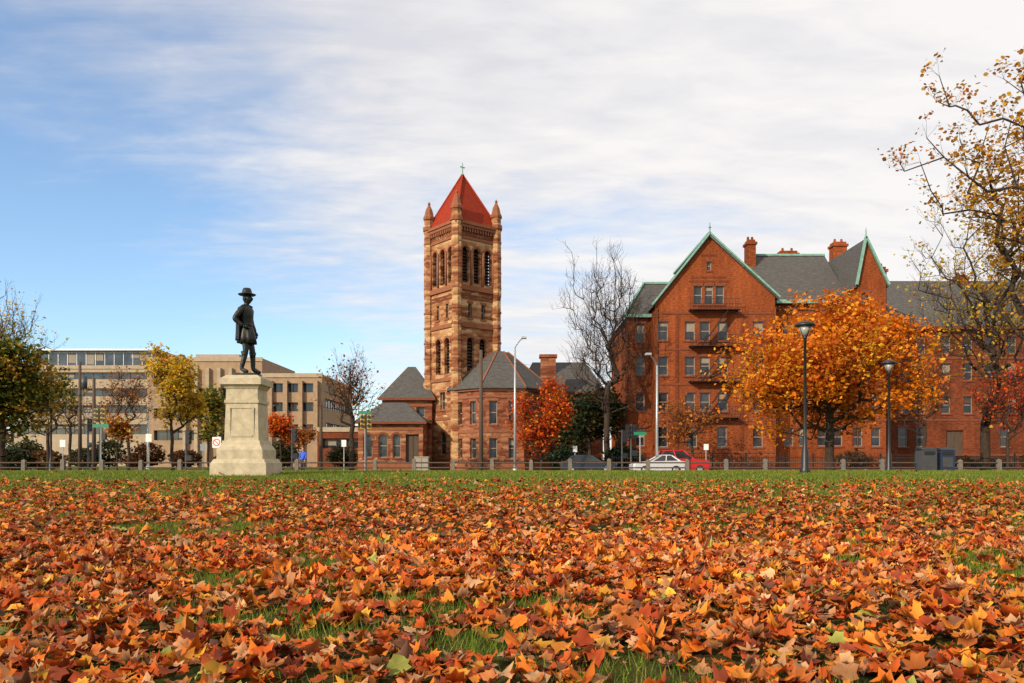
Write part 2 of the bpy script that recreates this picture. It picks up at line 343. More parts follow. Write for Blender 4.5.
def leafcloud(pos,size,tilt,outl,cols,curl=.35,zl=None):
    n=len(pos); k=len(outl); o=np.array([(0,0)]+list(outl))
    L=np.zeros((n,k+1,3)); L[:,:,0]=o[:,0]*rng.uniform(.7,1.1,(n,1)); L[:,:,1]=o[:,1]
    L[:,:,:2]+=rng.normal(0,.035,(n,k+1,2))
    ca=rng.normal(.30,curl,(n,1)); cb=rng.normal(.2,curl,(n,1)); cc=rng.normal(0,curl,(n,1))
    L[:,:,2]=ca*2*L[:,:,0]**2+cb*1.6*L[:,:,1]**2+cc*L[:,:,0]*L[:,:,1]*1.5+rng.normal(0,.05,(n,k+1))
    L*=size[:,None,None]
    R=randrot(n,tilt); V=np.einsum('nij,nkj->nki',R,L)+pos[:,None,:]
    if zl is not None:
        mn=V[:,:,2].min(1); V[:,:,2]+=np.maximum(0,zl-mn)[:,None]
    idx=np.arange(k); tri=np.stack([np.zeros(k,int),idx+1,(idx+1)%k+1],1)
    Fi=(tri[None]+(np.arange(n)*(k+1))[:,None,None]).reshape(-1)
    C=np.repeat(cols[:,None,:],k+1,1); C=C*rng.uniform(.78,1.15,(n,k+1,1)); C[:,0]*=.75
    return V.reshape(-1,3),np.full(n*k,3),Fi,C.reshape(-1,3)
gzv=lambda y: np.interp(y,GY,GZ)
def scatter(n,d0,d1,margin=4):
    d=np.sqrt(rng.uniform(d0*d0,d1*d1,n)); w=.66*d+margin; x=rng.uniform(-1,1,n)*w; return x,d
def gap(x,y): return snoise(x,y,1.5,3)*.5+snoise(x,y,4.5,4)*.55+snoise(x,y,10,5)*.35
allV=[];allN=[];allF=[];allC=[];off=0
for (n,d0,d1,ol) in((30000,1.2,8.5,out16),(58000,8.5,21,out8),(5000,21,33,out8)):
    x,y=scatter(n,d0,d1,3.5)
    g=gap(x,y)
    keep=rng.uniform(0,1,n)<np.clip(1.0-np.clip(g-.50,0,1)*1.7,.07,1)*np.interp(y+.9*snoise(x,y,.6,9),[0,8,11,14,17,21,33],[1,.95,.82,.5,.22,.10,.05])
    x=x[keep];y=y[keep];n=len(x)
    pile=np.clip(.6-g[keep],0,1.8)*.026
    z0=gzv(y)+.004; z=z0+pile*rng.uniform(0,1.8,n)+.012+rng.uniform(0,.02,n)
    sz=rng.uniform(.07,.138,n)*np.where(rng.uniform(0,1,n)<.28,.6,1)
    cl=PAL[rng.choice(len(PAL),n,p=PW)]*rng.uniform(.6,1.12,(n,1))*(1+.14*snoise(x,y,.5,8))[:,None]
    V,fn,fi,C=leafcloud(np.stack([x,y,z],1),sz,.34,ol,cl,.5,z0)
    allV.append(V);allN.append(fn);allF.append(fi+off);allC.append(C);off+=len(V)
npmesh('fallen_leaves',np.concatenate(allV),np.concatenate(allN),np.concatenate(allF),[MAT['fallen']],np.clip(np.concatenate(allC),0,.9))
# grass blades
x1,y1=scatter(230000,1.2,12,3.5); g=gap(x1,y1)
k=rng.uniform(0,1,len(x1))<np.clip((g-.35)*1.6,.02,1); x1=x1[k];y1=y1[k]
x2,y2=scatter(160000,12,36,3); x=np.concatenate([x1,x2]);y=np.concatenate([y1,y2]);n=len(x)
h=np.where(y<12,rng.uniform(.04,.105,n),rng.uniform(.035,.085,n)); w=np.where(y<12,.003,.009)
a=rng.uniform(0,2*np.pi,n); b=rng.uniform(0,2*np.pi,n); ln=rng.uniform(.1,.8,n)*h
z=gzv(y)
P0=np.stack([x-np.cos(a)*w,y-np.sin(a)*w,z],1);P1=np.stack([x+np.cos(a)*w,y+np.sin(a)*w,z],1);P2=np.stack([x+np.cos(b)*ln,y+np.sin(b)*ln,z+h],1)
V=np.stack([P0,P1,P2],1).reshape(-1,3)
gc=np.array([(.12,.20,.018),(.18,.23,.025),(.07,.12,.015),(.29,.24,.06)])[rng.choice(4,n,p=[.35,.3,.2,.15])]*rng.uniform(.7,1.3,(n,1))
npmesh('grass',V,np.full(n,3),np.arange(3*n),[MAT['grassb']],np.repeat(gc,3,0))
# ---------------------------------------------------------------- trees
def tubes(P0,P1,R0,R1,sides):
    n=len(P0); d=P1-P0; d/=np.maximum(np.linalg.norm(d,axis=1,keepdims=True),1e-6)
    ref=np.where(np.abs(d[:,2:3])<.9,np.array([[0,0,1.]]),np.array([[1.,0,0]])); a=np.cross(d,ref); a/=np.linalg.norm(a,axis=1,keepdims=True); b=np.cross(d,a)
    t=2*np.pi*np.arange(sides)/sides
    ring=a[:,None]*np.cos(t)[None,:,None]+b[:,None]*np.sin(t)[None,:,None]
    V=np.concatenate([P0[:,None]+ring*R0[:,None,None],P1[:,None]+ring*R1[:,None,None]],1)
    i=np.arange(sides); q=np.stack([i,(i+1)%sides,(i+1)%sides+sides,i+sides],1)
    Fi=(q[None]+(np.arange(n)*2*sides)[:,None,None]).reshape(-1)
    return V.reshape(-1,3),np.full(n*sides,4),Fi
def tree(name,loc,H,cr,c0,cols=None,nleaf=0,ls=.15,npts=350,tr=.2,shape='clump',off=(0,0),bark='bark',twig=3,spread=.35,tw=.014,seed=0,twl=.7,fill=.5,nb=14,lev2=2,kp=.2):
    r=np.random.default_rng(seed+11)
    if shape=='cone':
        k=r.uniform(0,1,npts); an=r.uniform(0,6.28,npts); q=np.sqrt(r.uniform(.1,1,npts))*(1-k)**.8; p=np.stack([np.cos(an)*q,np.sin(an)*q,k*2-1],1)
    elif shape=='clump':
        bc=r.normal(size=(nb,3)); bc/=np.linalg.norm(bc,axis=1,keepdims=True); bc*=r.uniform(.35,.78,(nb,1)); br=r.uniform(.26,.46,nb)
        i=r.choice(nb,npts,p=br**2/np.sum(br**2)); u=r.normal(size=(npts,3)); u/=np.linalg.norm(u,axis=1,keepdims=True)
        p=bc[i]+u*(br[i]*r.uniform(.1,1,npts)**.4)[:,None]
    else:
        u=r.normal(size=(npts,3)); u/=np.linalg.norm(u,axis=1,keepdims=True)
        rad=r.uniform(.02,1,npts)**fill
        ph=r.uniform(0,6.28,6); lump=.82+.18*np.sin(3*np.arctan2(u[:,1],u[:,0])+ph[0]+2*u[:,2])+.14*np.sin(5*u[:,2]+ph[1])*np.sin(4*u[:,0]+ph[2])+.12*np.sin(9*u[:,0]+ph[3]+7*u[:,2])
        p=u*(rad*lump)[:,None]
        if shape=='vase':
            k=(p[:,2]+1)/2; p[:,:2]*=(.55+.65*np.clip(k,0,1))[:,None]
    hz=(H-c0)/2
    C=np.stack([p[:,0]*cr+off[0],p[:,1]*cr*.9+off[1],(p[:,2]+1)*hz+c0],1)
    nodes=[np.array([0,0,-.1])];par=[-1];pl=[0.]
    top={'cone':H*.96,'vase':c0}.get(shape,c0+(H-c0)*.22)
    nt=6
    for i in range(1,nt+1):
        f=i/nt; nodes.append(np.array([off[0]*f*f*.5+r.normal(0,.025)*top*.4,off[1]*f*f*.5+r.normal(0,.025)*top*.4,top*f])); par.append(i-1); pl.append(top*f)
    ntr=len(nodes)
    order=np.argsort(np.linalg.norm((C-np.array([nodes[-1][0],nodes[-1][1],c0])),axis=1))
    isl=[False]*len(nodes); o3=ntr-1 if shape=='vase' else (ntr-3 if shape=='clump' else 3)
    for i in order:
        q=C[i]; A=np.array(nodes[o3:])
        dv=q-A; ds=np.linalg.norm(dv,axis=1); cost=ds+kp*np.array(pl[o3:])+np.where(dv[:,2]<0,-dv[:,2]*1.0,0)
        j=int(np.argmin(cost))+o3; a=nodes[j]; L=np.linalg.norm(q-a); ns=max(1,int(L/(.07*H)))
        prev=j
        for s in range(1,ns+1):
            f=s/ns; m=a+(q-a)*f
            if s<ns: m=m+np.array([r.normal(0,.07*L),r.normal(0,.07*L),.12*L*math.sin(f*math.pi)+r.normal(0,.04*L)])
            nodes.append(m); par.append(prev); pl.append(pl[prev]+np.linalg.norm(m-nodes[prev])); isl.append(s==ns); prev=len(nodes)-1
    N=len(nodes); A=np.array(nodes); par=np.array(par); cnt=np.array([1.0 if isl[i] else 0 for i in range(N)])
    for i in range(N-1,0,-1): cnt[par[i]]+=cnt[i]
    rad=np.maximum(tr*(cnt/cnt[0])**.5,tw); rad[0]*=1.35
    P0=A[par[1:]];P1=A[1:]; R0=np.minimum(rad[par[1:]],rad[1:]*1.5);R1=rad[1:]
    big=R1>.045
    Vs=[];Ns=[];Fs=[];o=0
    for m,sd in((big,8),(~big,4)):
        if m.sum():
            V,n_,f_=tubes(P0[m],P1[m],R0[m],R1[m],sd); Vs.append(V);Ns.append(n_);Fs.append(f_+o);o+=len(V)
    tips=A[np.array([i for i in range(N) if isl[i]])]
    ctr=np.array([off[0]*.5,off[1]*.5,c0]); ends=tips; cur=tips; rr=tw*.8
    for lev in range(lev2):
        if shape=='cone': break
        kk=twig if lev==0 else 2
        T_=np.repeat(cur,kk,0); d=(T_-ctr); d/=np.linalg.norm(d,axis=1,keepdims=True)+1e-6; d=d+r.normal(0,.6,T_.shape)+np.array([0,0,.2])
        d/=np.linalg.norm(d,axis=1,keepdims=True)+1e-6
        E=T_+d*r.uniform(.4,1.1,(len(T_),1))*twl*(1 if lev==0 else .6)
        V,n_,f_=tubes(T_,E,np.full(len(T_),rr),np.full(len(T_),rr*.55),3); Vs.append(V);Ns.append(n_);Fs.append(f_+o);o+=len(V)
        cur=E; rr*=.65; ends=E
    mi=[np.zeros(sum(len(a) for a in Ns),int)]
    Cc=[np.zeros((o,3))+.1]
    if nleaf:
        cols=np.array(cols); src=ends[r.integers(0,len(ends),nleaf)] if shape!='cone' else tips[r.integers(0,len(tips),nleaf)]
        pos=src+r.normal(0,spread,(nleaf,3))*np.array([1,1,.7])
        k5=[(0,-.5),(.4,-.2),(.35,.3),(0,.55),(-.38,.25),(-.35,-.25)]
        o5=np.array(k5); L=np.zeros((nleaf,6,3)); L[:,:,:2]=o5; L[:,:,2]=r.normal(0,.12,(nleaf,6)); L*=(ls*r.uniform(.5,1.35,nleaf))[:,None,None]
        R=randrot(nleaf,.9); V=np.einsum('nij,nkj->nki',R,L)+pos[:,None,:]
        cn=np.sin(pos[:,0]*1.7/cr*4+seed)+np.sin(pos[:,1]*2.1/cr*4+seed*2)+np.sin(pos[:,2]*1.9/cr*4)
        ci=np.clip(((cn+r.normal(0,1.1,nleaf)+3)/6*len(cols)).astype(int),0,len(cols)-1)
        cc=cols[ci]*r.uniform(.6,1.2,(nleaf,1))
        Vs.append(V.reshape(-1,3)); Ns.append(np.full(nleaf,6)); Fs.append(np.arange(nleaf*6)+o); Cc.append(np.repeat(cc,6,0)); mi.append(np.ones(nleaf,int))
    ob=npmesh(name,np.concatenate(Vs),np.concatenate(Ns),np.concatenate(Fs),[MAT[bark],MAT['leaf']],np.clip(np.concatenate(Cc),0,.9),np.concatenate(mi))
    ob.location=loc; return ob
def T(name,px,d,pytop,pxw,pyc0,**k):
    g=gz(d); return tree(name,(X(px,d),d,g),Z(pytop,d)-g,pxw/F*d,Z(pyc0,d)-g,**k)
OR=[(.80,.23,.010),(.84,.32,.015),(.74,.19,.010),(.55,.12,.010),(.86,.42,.025)]
YE=[(.70,.42,.02),(.80,.50,.03),(.55,.34,.02),(.42,.36,.04),(.75,.32,.02)]
RO=[(.66,.085,.010),(.74,.16,.012),(.42,.05,.010),(.72,.22,.02)]
DG=[(.02,.035,.012),(.04,.05,.015),(.07,.055,.015)]
GY2=[(.16,.17,.025),(.30,.24,.03),(.10,.13,.02),(.44,.28,.03)]
GL=[(.12,.15,.02),(.22,.22,.03),(.08,.11,.015),(.50,.32,.03),(.45,.22,.03)]
RU=[(.42,.13,.02),(.30,.09,.02),(.52,.20,.04)]
T('orange_maple_tree',830,44,293,103,446,cols=OR,nleaf=23000,ls=.20,npts=480,tr=.25,seed=1,spread=.42,twl=.55,nb=26)
T('yellow_tree',172,56,350,27,446,cols=YE,nleaf=4600,ls=.21,npts=200,tr=.12,seed=2,spread=.26,twl=.4,nb=12)
T('green_tree',208,62,390,18,445,cols=GY2,nleaf=2400,ls=.22,npts=120,tr=.10,seed=3,spread=.28,twl=.4,nb=9)
T('red_maple_tree',541,66,378,29,458,cols=RO,nleaf=5200,ls=.2,npts=240,tr=.12,seed=4,spread=.28,twl=.45,nb=16)
T('bare_tree',607,74,244,47,425,npts=430,tr=.28,shape='round',seed=5,twig=3,twl=1.4,bark='bark',tw=.021,fill=.42,kp=.3)
T('bare_tree',352,68,350,31,436,npts=170,tr=.2,shape='round',seed=6,twig=3,twl=.9,bark='bark',tw=.018,cols=RU,nleaf=600,ls=.2)
T('evergreen_tree',590,77,388,27,462,cols=DG,nleaf=7000,ls=.28,npts=300,tr=.2,seed=7,spread=.4,nb=12)
T('evergreen_tree',570,79,398,15,458,cols=DG,nleaf=3000,ls=.28,npts=150,tr=.15,seed=8,spread=.4,shape='cone')
T('rusty_oak_tree',692,69,400,34,446,cols=RU+OR[:1],nleaf=1300,ls=.2,npts=180,tr=.12,seed=9,spread=.35,twl=.6,nb=12)
T('red_tree',281,82,412,13,450,cols=RO,nleaf=1800,ls=.26,npts=100,tr=.1,seed=10,spread=.3,twl=.4,nb=8)
T('bare_tree',985,50,186,95,425,npts=430,tr=.28,shape='vase',seed=12,twig=3,twl=.9,tw=.014,cols=YE,nleaf=2200,ls=.17,spread=.22,kp=.3)
T('golden_elm_tree',1085,25,8,190,380,npts=520,tr=.30,shape='vase',seed=13,twig=3,twl=.5,tw=.008,cols=[(.58,.28,.022),(.42,.19,.02),(.66,.36,.035),(.50,.16,.02)],nleaf=13000,ls=.115,spread=.14,fill=.42,kp=.3)
T('scarlet_tree',1008,48,372,36,450,cols=[(.62,.05,.015),(.72,.12,.02),(.45,.04,.015)],nleaf=1200,ls=.15,npts=150,tr=.09,seed=14,spread=.3,twl=.6,nb=10)
T('green_tree',-8,42,335,56,440,cols=GL,nleaf=13000,ls=.18,npts=320,tr=.22,seed=15,spread=.34,twl=.6,nb=18)
T('bare_tree',2,48,286,54,420,npts=280,tr=.22,shape='vase',seed=16,twig=3,twl=.8,tw=.013,cols=YE,nleaf=900,ls=.16,kp=.3)
T('bare_tree',128,72,368,30,436,npts=150,tr=.14,shape='round',seed=17,twig=3,twl=.8,tw=.017,cols=RU,nleaf=700,ls=.2)
T('bare_tree',70,78,382,25,440,npts=120,tr=.14,shape='round',seed=18,twig=3,twl=.8,tw=.018,cols=RU,nleaf=300,ls=.2)
T('rusty_oak_tree',117,66,422,15,455,cols=RU+YE[:1],nleaf=1100,ls=.22,npts=80,tr=.08,seed=19,spread=.3,twl=.4,nb=7)
T('orange_maple_tree',303,90,430,14,455,cols=RU,nleaf=1100,ls=.26,npts=80,tr=.08,seed=20,spread=.3,twl=.4,nb=7)
T('bare_tree',1060,70,290,60,430,npts=200,tr=.2,shape='round',seed=21,twig=3,twl=1.,tw=.018,cols=RU,nleaf=600,ls=.2)
T('bare_tree',925,66,345,34,438,npts=170,tr=.15,shape='round',seed=22,twig=3,twl=.8,tw=.016,cols=RU,nleaf=500,ls=.18)
T('bare_tree',48,60,372,24,440,npts=120,tr=.12,shape='round',seed=23,twig=3,twl=.7,tw=.015,cols=YE,nleaf=500,ls=.18)
def mass(name,x0,x1,d,h,n,cols,ls=.6,seed=0):
    r=np.random.default_rng(seed); nb=max(3,int((x1-x0)/(3 if h<5 else 5))); cx=r.uniform(x0,x1,nb); cy=d+r.uniform(-6,6,nb)*(.15 if h<5 else 1); ch=h*r.uniform(.5,1,nb)
    i=r.integers(0,nb,n); u=r.normal(size=(n,3)); u/=np.linalg.norm(u,axis=1,keepdims=True); u*=r.uniform(.3,1,(n,1))**.5
    pos=np.stack([cx[i]+u[:,0]*(2 if h<5 else 4)*r.uniform(.7,1.1,n),cy[i]+u[:,1]*(1.2 if h<5 else 3),ch[i]*.55+u[:,2]*ch[i]*.48],1)
    L=np.zeros((n,6,3)); L[:,:,:2]=[(0,-.5),(.4,-.2),(.35,.3),(0,.55),(-.38,.25),(-.35,-.25)]; L[:,:,2]=r.normal(0,.12,(n,6)); L*=(ls*r.uniform(.5,1.3,n))[:,None,None]
    R=randrot(n,.9); V=(np.einsum('nij,nkj->nki',R,L)+pos[:,None,:]).reshape(-1,3)
    tone=r.integers(0,len(cols),nb); cc=np.array(cols)[tone[i]]*r.uniform(.6,1.2,(n,1))
    P0=np.stack([cx,cy,cx*0-.1],1);P1=P0+np.stack([cx*0,cx*0,ch*.9],1); TV,tn,tf=tubes(P0,P1,np.full(nb,.1 if h<5 else .3),np.full(nb,.04),6)
    npmesh(name,np.concatenate([TV,V]),np.concatenate([tn,np.full(n,6)]),np.concatenate([tf,np.arange(n*6)+len(TV)]),[MAT['barkg'],MAT['leaf']],np.concatenate([np.zeros((len(TV),3))+.1,np.repeat(cc,6,0)]),np.concatenate([np.zeros(len(tn),int),np.ones(n,int)]))
mass('distant_trees',-190,-20,165,13,14000,[(.10,.09,.05),(.14,.10,.05),(.08,.10,.04),(.2,.11,.04)],.7,1)
mass('distant_trees',20,190,150,13,12000,[(.10,.09,.05),(.14,.10,.05),(.08,.10,.04)],.7,2)
mass('hedge',X(560,72.5),X(640,72.5),73.2,2.6,5000,[(.03,.05,.02),(.05,.06,.025)],.25,3)
mass('hedge',X(840,72.5),X(1100,72.5),73.5,1.9,6000,[(.05,.06,.02),(.14,.07,.025),(.03,.04,.02)],.25,4)
mass('hedge',X(10,88),X(345,88),88,3.4,14000,[(.07,.07,.025),(.20,.10,.03),(.12,.05,.02),(.05,.06,.02)],.3,5)
mass('hedge',X(-40,74),X(120,74),73,2.2,6000,[(.06,.07,.025),(.18,.09,.03),(.04,.05,.02)],.28,6)
# ---------------------------------------------------------------- brick hall
D=75.0; h=Obj('brick_residence_hall',(X(709,D),D,-.05)); ox=X(709,D)
bx=lambda px,d=D: X(px,d)-ox
def zz(py,d=D): return Z(py,d)+.05
xl,xr=bx(655),bx(775); ze=zz(303); zp=zz(237)
def win(px,py,w=1.0,hh=1.75,d=D,x0=None,k='w'):
    c=bx(px,d)-x0; v=zz(py,d); return (c-w/2,v-hh/2,c+w/2,v+hh/2,k)
ops=[]
for py in(437,402,366,331):
    for px in((663,690,705,723,758) if py!=437 else (663,722,758)): ops.append(win(px,py,x0=xl,w=.95,hh=1.75 if py!=437 else 1.9))
ops.append(win(692,437,x0=xl,w=1.0,hh=1.9))
for px in(698,709,720): ops.append(win(px,295,w=.8,hh=1.7,x0=xl))
ops.append(win(709,266,w=.45,hh=.8,x0=xl))
W_=xr-xl
wall(h,(xl,0,0),(1,0,0),[(0,0),(W_,0),(W_,zz(296)),(-xl,zp),(0,ze)],ops)
wall(h,(xl,8,0),(0,-1,0),rect(8,ze),[]); wall(h,(xr,0,0),(0,1,0),rect(8,zz(296)),[])
t=h.part('stone_trim','brown')
for py in(452,420,384,349,313): t.box2(xl-.03,xr+.03,-.06,.0,zz(py)-.1,zz(py)+.08)
t.box2(xl-.06,xr+.06,-.12,0,0,.9)
bd_=h.part('brick_relief','brickd')
for k,(py,hw) in enumerate(((281,20),(277,17),(255,8))): bd_.box2(bx(709-hw),bx(709+hw),-.04,0,zz(py)-.1,zz(py)+.08)
for px in(677,742): bd_.box2(bx(px)-.14,bx(px)+.14,-.05,-.001,.95,zz(315))
sl=h.part('slate_roof','slate'); cp=h.part('copper_trim','copper'); yb=16
sl.slab([(xl-.3,-.25,ze-.35),(0,-.25,zp+.12),(0,yb,zp+.12),(xl-.3,yb,ze-.35)][::-1],.12)
sl.slab([(xr+.3,-.25,zz(296)-.25),(xr+.3,yb,zz(296)-.25),(0,yb,zp+.12),(0,-.25,zp+.12)][::-1],.12)
def bar(pt,a,b,w=.3,hh=.3):
    a=Vector(a);b=Vector(b); dd=(b-a).normalized(); s_=dd.cross(Vector((0,0,1)));
    if s_.length<.01: s_=Vector((1,0,0))
    s_=s_.normalized()*w/2; u_=s_.cross(dd).normalized()*hh/2
    vs=[a-s_-u_,a+s_-u_,a+s_+u_,a-s_+u_,b-s_-u_,b+s_-u_,b+s_+u_,b-s_+u_]
    pt.add(vs,[(0,3,2,1),(4,5,6,7),(0,1,5,4),(1,2,6,5),(2,3,7,6),(3,0,4,7)])
bar(cp,(xl-.35,-.3,ze-.25),(0,-.3,zp+.3),.28,.16); bar(cp,(0,-.3,zp+.3),(xr+.35,-.3,zz(296)-.15),.28,.16)
bar(cp,(0,-.3,zp+.3),(0,yb,zp+.3),.3,.2); cp.cyl((0,-.3,zp+.2),(0,-.3,zp+1.3),.1,.03,6); cp.lathe((0,-.3,zp+.7),[(.03,0),(.14,.12),(.03,.25)],8)
d2=77; x0=bx(627,d2); x1=xl; ev=zz(316,d2)
ops=[win(640,py,x0=x0,d=d2,w=.9) for py in(437,402,366,333)]
wall(h,(x0,2,0),(1,0,0),rect(x1-x0,ev),ops); wall(h,(x0,14,0),(0,-1,0),rect(12,ev),[(2+i*3.2,v,3+i*3.2,v+1.8) for i in range(3) for v in(1.5,4.9,8.4,11.6)])
t.box2(x0-.03,x1-.01,1.94,2,zz(349)-.1,zz(349)+.1)
xt=bx(644,d2+3)
sl.slab([(x0-.3,1.7,ev-.1),(x1+1.5,1.7,ev-.1),(x1+3,5,zz(284,80)),(xt,5,zz(284,80))][::-1],.15)
sl.slab([(x0-.3,1.7,ev-.1),(xt,5,zz(284,80)),(xt,14,zz(284,80)),(x0-.3,14,ev-.1)][::-1],.15)
bar(cp,(x0-.3,1.6,ev-.05),(x1-.05,1.6,ev-.05),.25,.3); bar(cp,(x0-.3,1.6,ev),(xt,5,zz(283,80)),.22,.18); bar(cp,(xt,5,zz(283,80)),(x1+3,5,zz(283,80)),.22,.2)
d3=77; xb0=xr; xb1=bx(849,d3); ev=zz(301,d3); rz_=zz(256,83)
ops=[win(px,py,x0=xb0,d=d3,w=.9) for px in(789,803,822,838) for py in(437,402,366,331)]
wall(h,(xb0,2,0),(1,0,0),rect(xb1-xb0,ev),ops)
sl.slab([(bx(755,d3),1.6,ev-.2),(xb1,1.6,ev-.2),(xb1,8,rz_),(bx(748,83),8,rz_)][::-1],.15)
sl.slab([(bx(748,83),8,rz_),(xb1,8,rz_),(xb1,14.4,ev),(bx(755,d3),14.4,ev)][::-1],.15)
bar(cp,(bx(775,d3),1.5,ev-.15),(xb1,1.5,ev-.15),.3,.35); bar(cp,(bx(752,83),8,rz_+.1),(xb1,8,rz_+.1),.25,.2)
t.box2(xb0,xb1,1.88,2,ev-.9,ev-.6)
xc0=xb1; xc1=bx(886,D); zc=zz(240); evc=zz(283); mid=bx(865,D)
ops=[win(px,py,x0=xc0,w=.9) for px in(858,876) for py in(437,402,366,331)]+[win(866,300,x0=xc0,w=.8,hh=1.4)]
wall(h,(xc0,0,0),(1,0,0),[(0,0),(xc1-xc0,0),(xc1-xc0,evc),(mid-xc0,zc),(0,evc)],ops)
wall(h,(xc1,0,0),(0,1,0),rect(14,evc),[(3,v,4,v+1.8) for v in(1.5,4.9,8.4,11.6)]); wall(h,(xc0,2,0),(0,-1,0),rect(2,evc),[])
for py in(420,384,349,313): t.box2(xc0-.03,xc1+.03,-.06,0,zz(py)-.1,zz(py)+.08)
sl.slab([(xc0-.2,-.1,evc-.3),(mid,-.1,zc+.1),(mid,14,zc+.1),(xc0-.2,14,evc-.3)][::-1],.12)
sl.slab([(xc1+.2,-.1,evc-.3),(xc1+.2,14,evc-.3),(mid,14,zc+.1),(mid,-.1,zc+.1)][::-1],.12)
bar(cp,(xc0-.2,-.2,evc-.2),(mid,-.2,zc+.25),.3,.18); bar(cp,(mid,-.2,zc+.25),(xc1+.2,-.2,evc-.2),.3,.18); cp.cyl((mid,-.2,zc+.2),(mid,-.2,zc+1.1),.1,.03,6)
d4=82; xd0=xc1; xd1=bx(1130,d4); ev=zz(327,d4); rd=zz(281,89)
Dg=h.sub('east_range',(0,0,0),0)
ops=[win(px,py,x0=xd0,d=d4,w=.95) for px in(903,921,946,968,990,1012,1034,1056,1078,1098) for py in(372,345,405)]+[win(px,437,x0=xd0,d=d4,w=1.0,hh=2) for px in(903,921,985,1005,1030,1060)]+[win(955,445,x0=xd0,d=d4,w=1.8,hh=3.0,k='d')]
wall(Dg,(xd0,7,0),(1,0,0),rect(xd1-xd0,ev),ops,mat='brickd',blinds=.15); wall(Dg,(xd1,7,0),(0,1,0),rect(12,ev),[],mat='brickd')  # wall colour darkened to stand in for shade from the trees
for py in(455,420,358): t.box2(xd0+.01,xd1,6.94,7,zz(py,d4)-.1,zz(py,d4)+.1)
sl.slab([(xd0,6.6,ev-.2),(xd1+.4,6.6,ev-.2),(xd1+.4,14,rd),(xd0,14,rd)][::-1],.15); sl.slab([(xd0,14,rd),(xd1+.4,14,rd),(xd1+.4,20,ev),(xd0,20,ev)][::-1],.15)
bar(h.part('gutters','brown'),(xd0,6.5,ev-.15),(xd1+.4,6.5,ev-.15),.3,.3)
ck=h.part('chimneys','brick')
def chim(px,pyt,pyb,w,d):
    c=bx(px,d); y=d-D; z1=zz(pyt,d); z0=zz(pyb,d)
    ck.box2(c-w/2,c+w/2,y-.6,y+.6,z0-2,z1-.5); ck.box2(c-w/2-.12,c+w/2+.12,y-.72,y+.72,z1-.5,z1-.25); ck.box2(c-w/2+.05,c+w/2-.05,y-.55,y+.55,z1-.25,z1)
    for k in(-.25,.25): ck.cyl((c+k*w,y,z1),(c+k*w,y,z1+.4),.15,.12,8)
chim(750,241,266,.85,82);chim(787,252,258,1.9,84);chim(838,243,252,1.4,84);chim(878,268,310,1.1,76.8)
chim(960,276,284,1.2,89)
fe=h.part('fire_escape','black')
for py in(418,382,347,311):
    z0=zz(py); a,b=bx(688),bx(738)
    fe.box2(a,b,-1.0,-.07,z0-.04,z0+.02)
    for z_ in(.5,1.0): fe.box2(a,b,-1.0,-.97,z0+z_-.02,z0+z_+.02)
    n=18
    for i in range(n+1): fe.box(a+(b-a)*i/n,-.985,z0+.5,.025,.025,1.0)
    bar(fe,(a+.2,-.1,z0-.1),(a+.2,-1.0,z0-.1),.08,.08); bar(fe,(b-.2,-.1,z0-.1),(b-.2,-1.0,z0-.1),.08,.08)
for py in(418,382,347): bar(fe,(bx(700),-.7,zz(py)),(bx(726),-.7,zz(py-36)),.5,.06)
dp=h.part('downpipes','brown')
for px in(656,774): dp.cyl((bx(px)+.1,-.1,0),(bx(px)+.1,-.1,ze-.5),.06,.06,6)
h.build()
# ---------------------------------------------------------------- church
CT=(X(462.5,85),85,-.05); ch=Obj('stone_church',CT)
tw_=ch.sub('tower',(0,0,0),39); s2=2.55; SZ=5.1
H_=25.4
def topen(door):
    o=[(.72,19.3,1.52,23.0,'o'),(2.15,19.3,2.95,23.0,'o'),(3.58,19.3,4.38,23.0,'o'),
       (1.45,15.7,1.95,17.2,'w'),(3.15,15.7,3.65,17.2,'w'),(1.3,10.0,2.2,13.7,'o'),(2.9,10.0,3.8,13.7,'o'),(2.1,6.3,3.0,8.1,'w')]
    if door: o.append((1.5,0.3,3.6,4.4,'p'))
    else: o.append((1.9,1.6,3.2,4.0,'a'))
    return o
for org,xd,dr in(((-s2,-s2,0),(1,0,0),True),((-s2,s2,0),(0,-1,0),False),((s2,-s2,0),(0,1,0),False),((s2,s2,0),(-1,0,0),False)):
    wall(tw_,org,xd,rect(SZ,H_),topen(dr),mat='stone',trim='brownl',depth=.35,frame='cream')
tt=tw_.part('string_courses','brownl')
for z0,z1,e in((0,.9,.18),(5.2,5.5,.1),(9.2,9.55,.14),(14.7,15.1,.16),(18.5,19.0,.2),(23.75,24.0,.12),(24.9,25.2,.3),(25.2,25.5,.42)):
    tt.box2(-s2-e,s2+e,-s2-e,-s2+.001,z0,z1);tt.box2(-s2-e,s2+e,s2,s2+e,z0,z1);tt.box2(-s2-e,-s2,-s2,s2,z0,z1);tt.box2(s2,s2+e,-s2,s2,z0,z1)
for i in range(15):
    u=-s2+.18+i*(SZ-.36)/14
    for a in(-s2-.12,s2+.12):
        tt.box(u,a,24.7,.17,.24,.38); tt.box(a,u,24.7,.24,.17,.38)
ck2=tw_.part('chequer_band','brown')
for i in range(20):
    for j in range(3):
        if (i+j)%2: continue
        u=-s2+.5+i*(SZ-1)/19
        for a in(-s2-.02,s2+.02): ck2.box(u,a,24.05+j*.2,.2,.05,.18); ck2.box(a,u,24.05+j*.2,.05,.2,.18)
for i in range(24):
    for j in range(2):
        u=-s2+.35+i*(SZ-.7)/23+(.1 if j else 0)
        for a in(-s2-.02,s2+.02): ck2.box(u,a,17.7+j*.3,.11,.05,.22); ck2.box(a,u,17.7+j*.3,.05,.11,.22)
cc_=tw_.part('colonnettes','brownl',True)
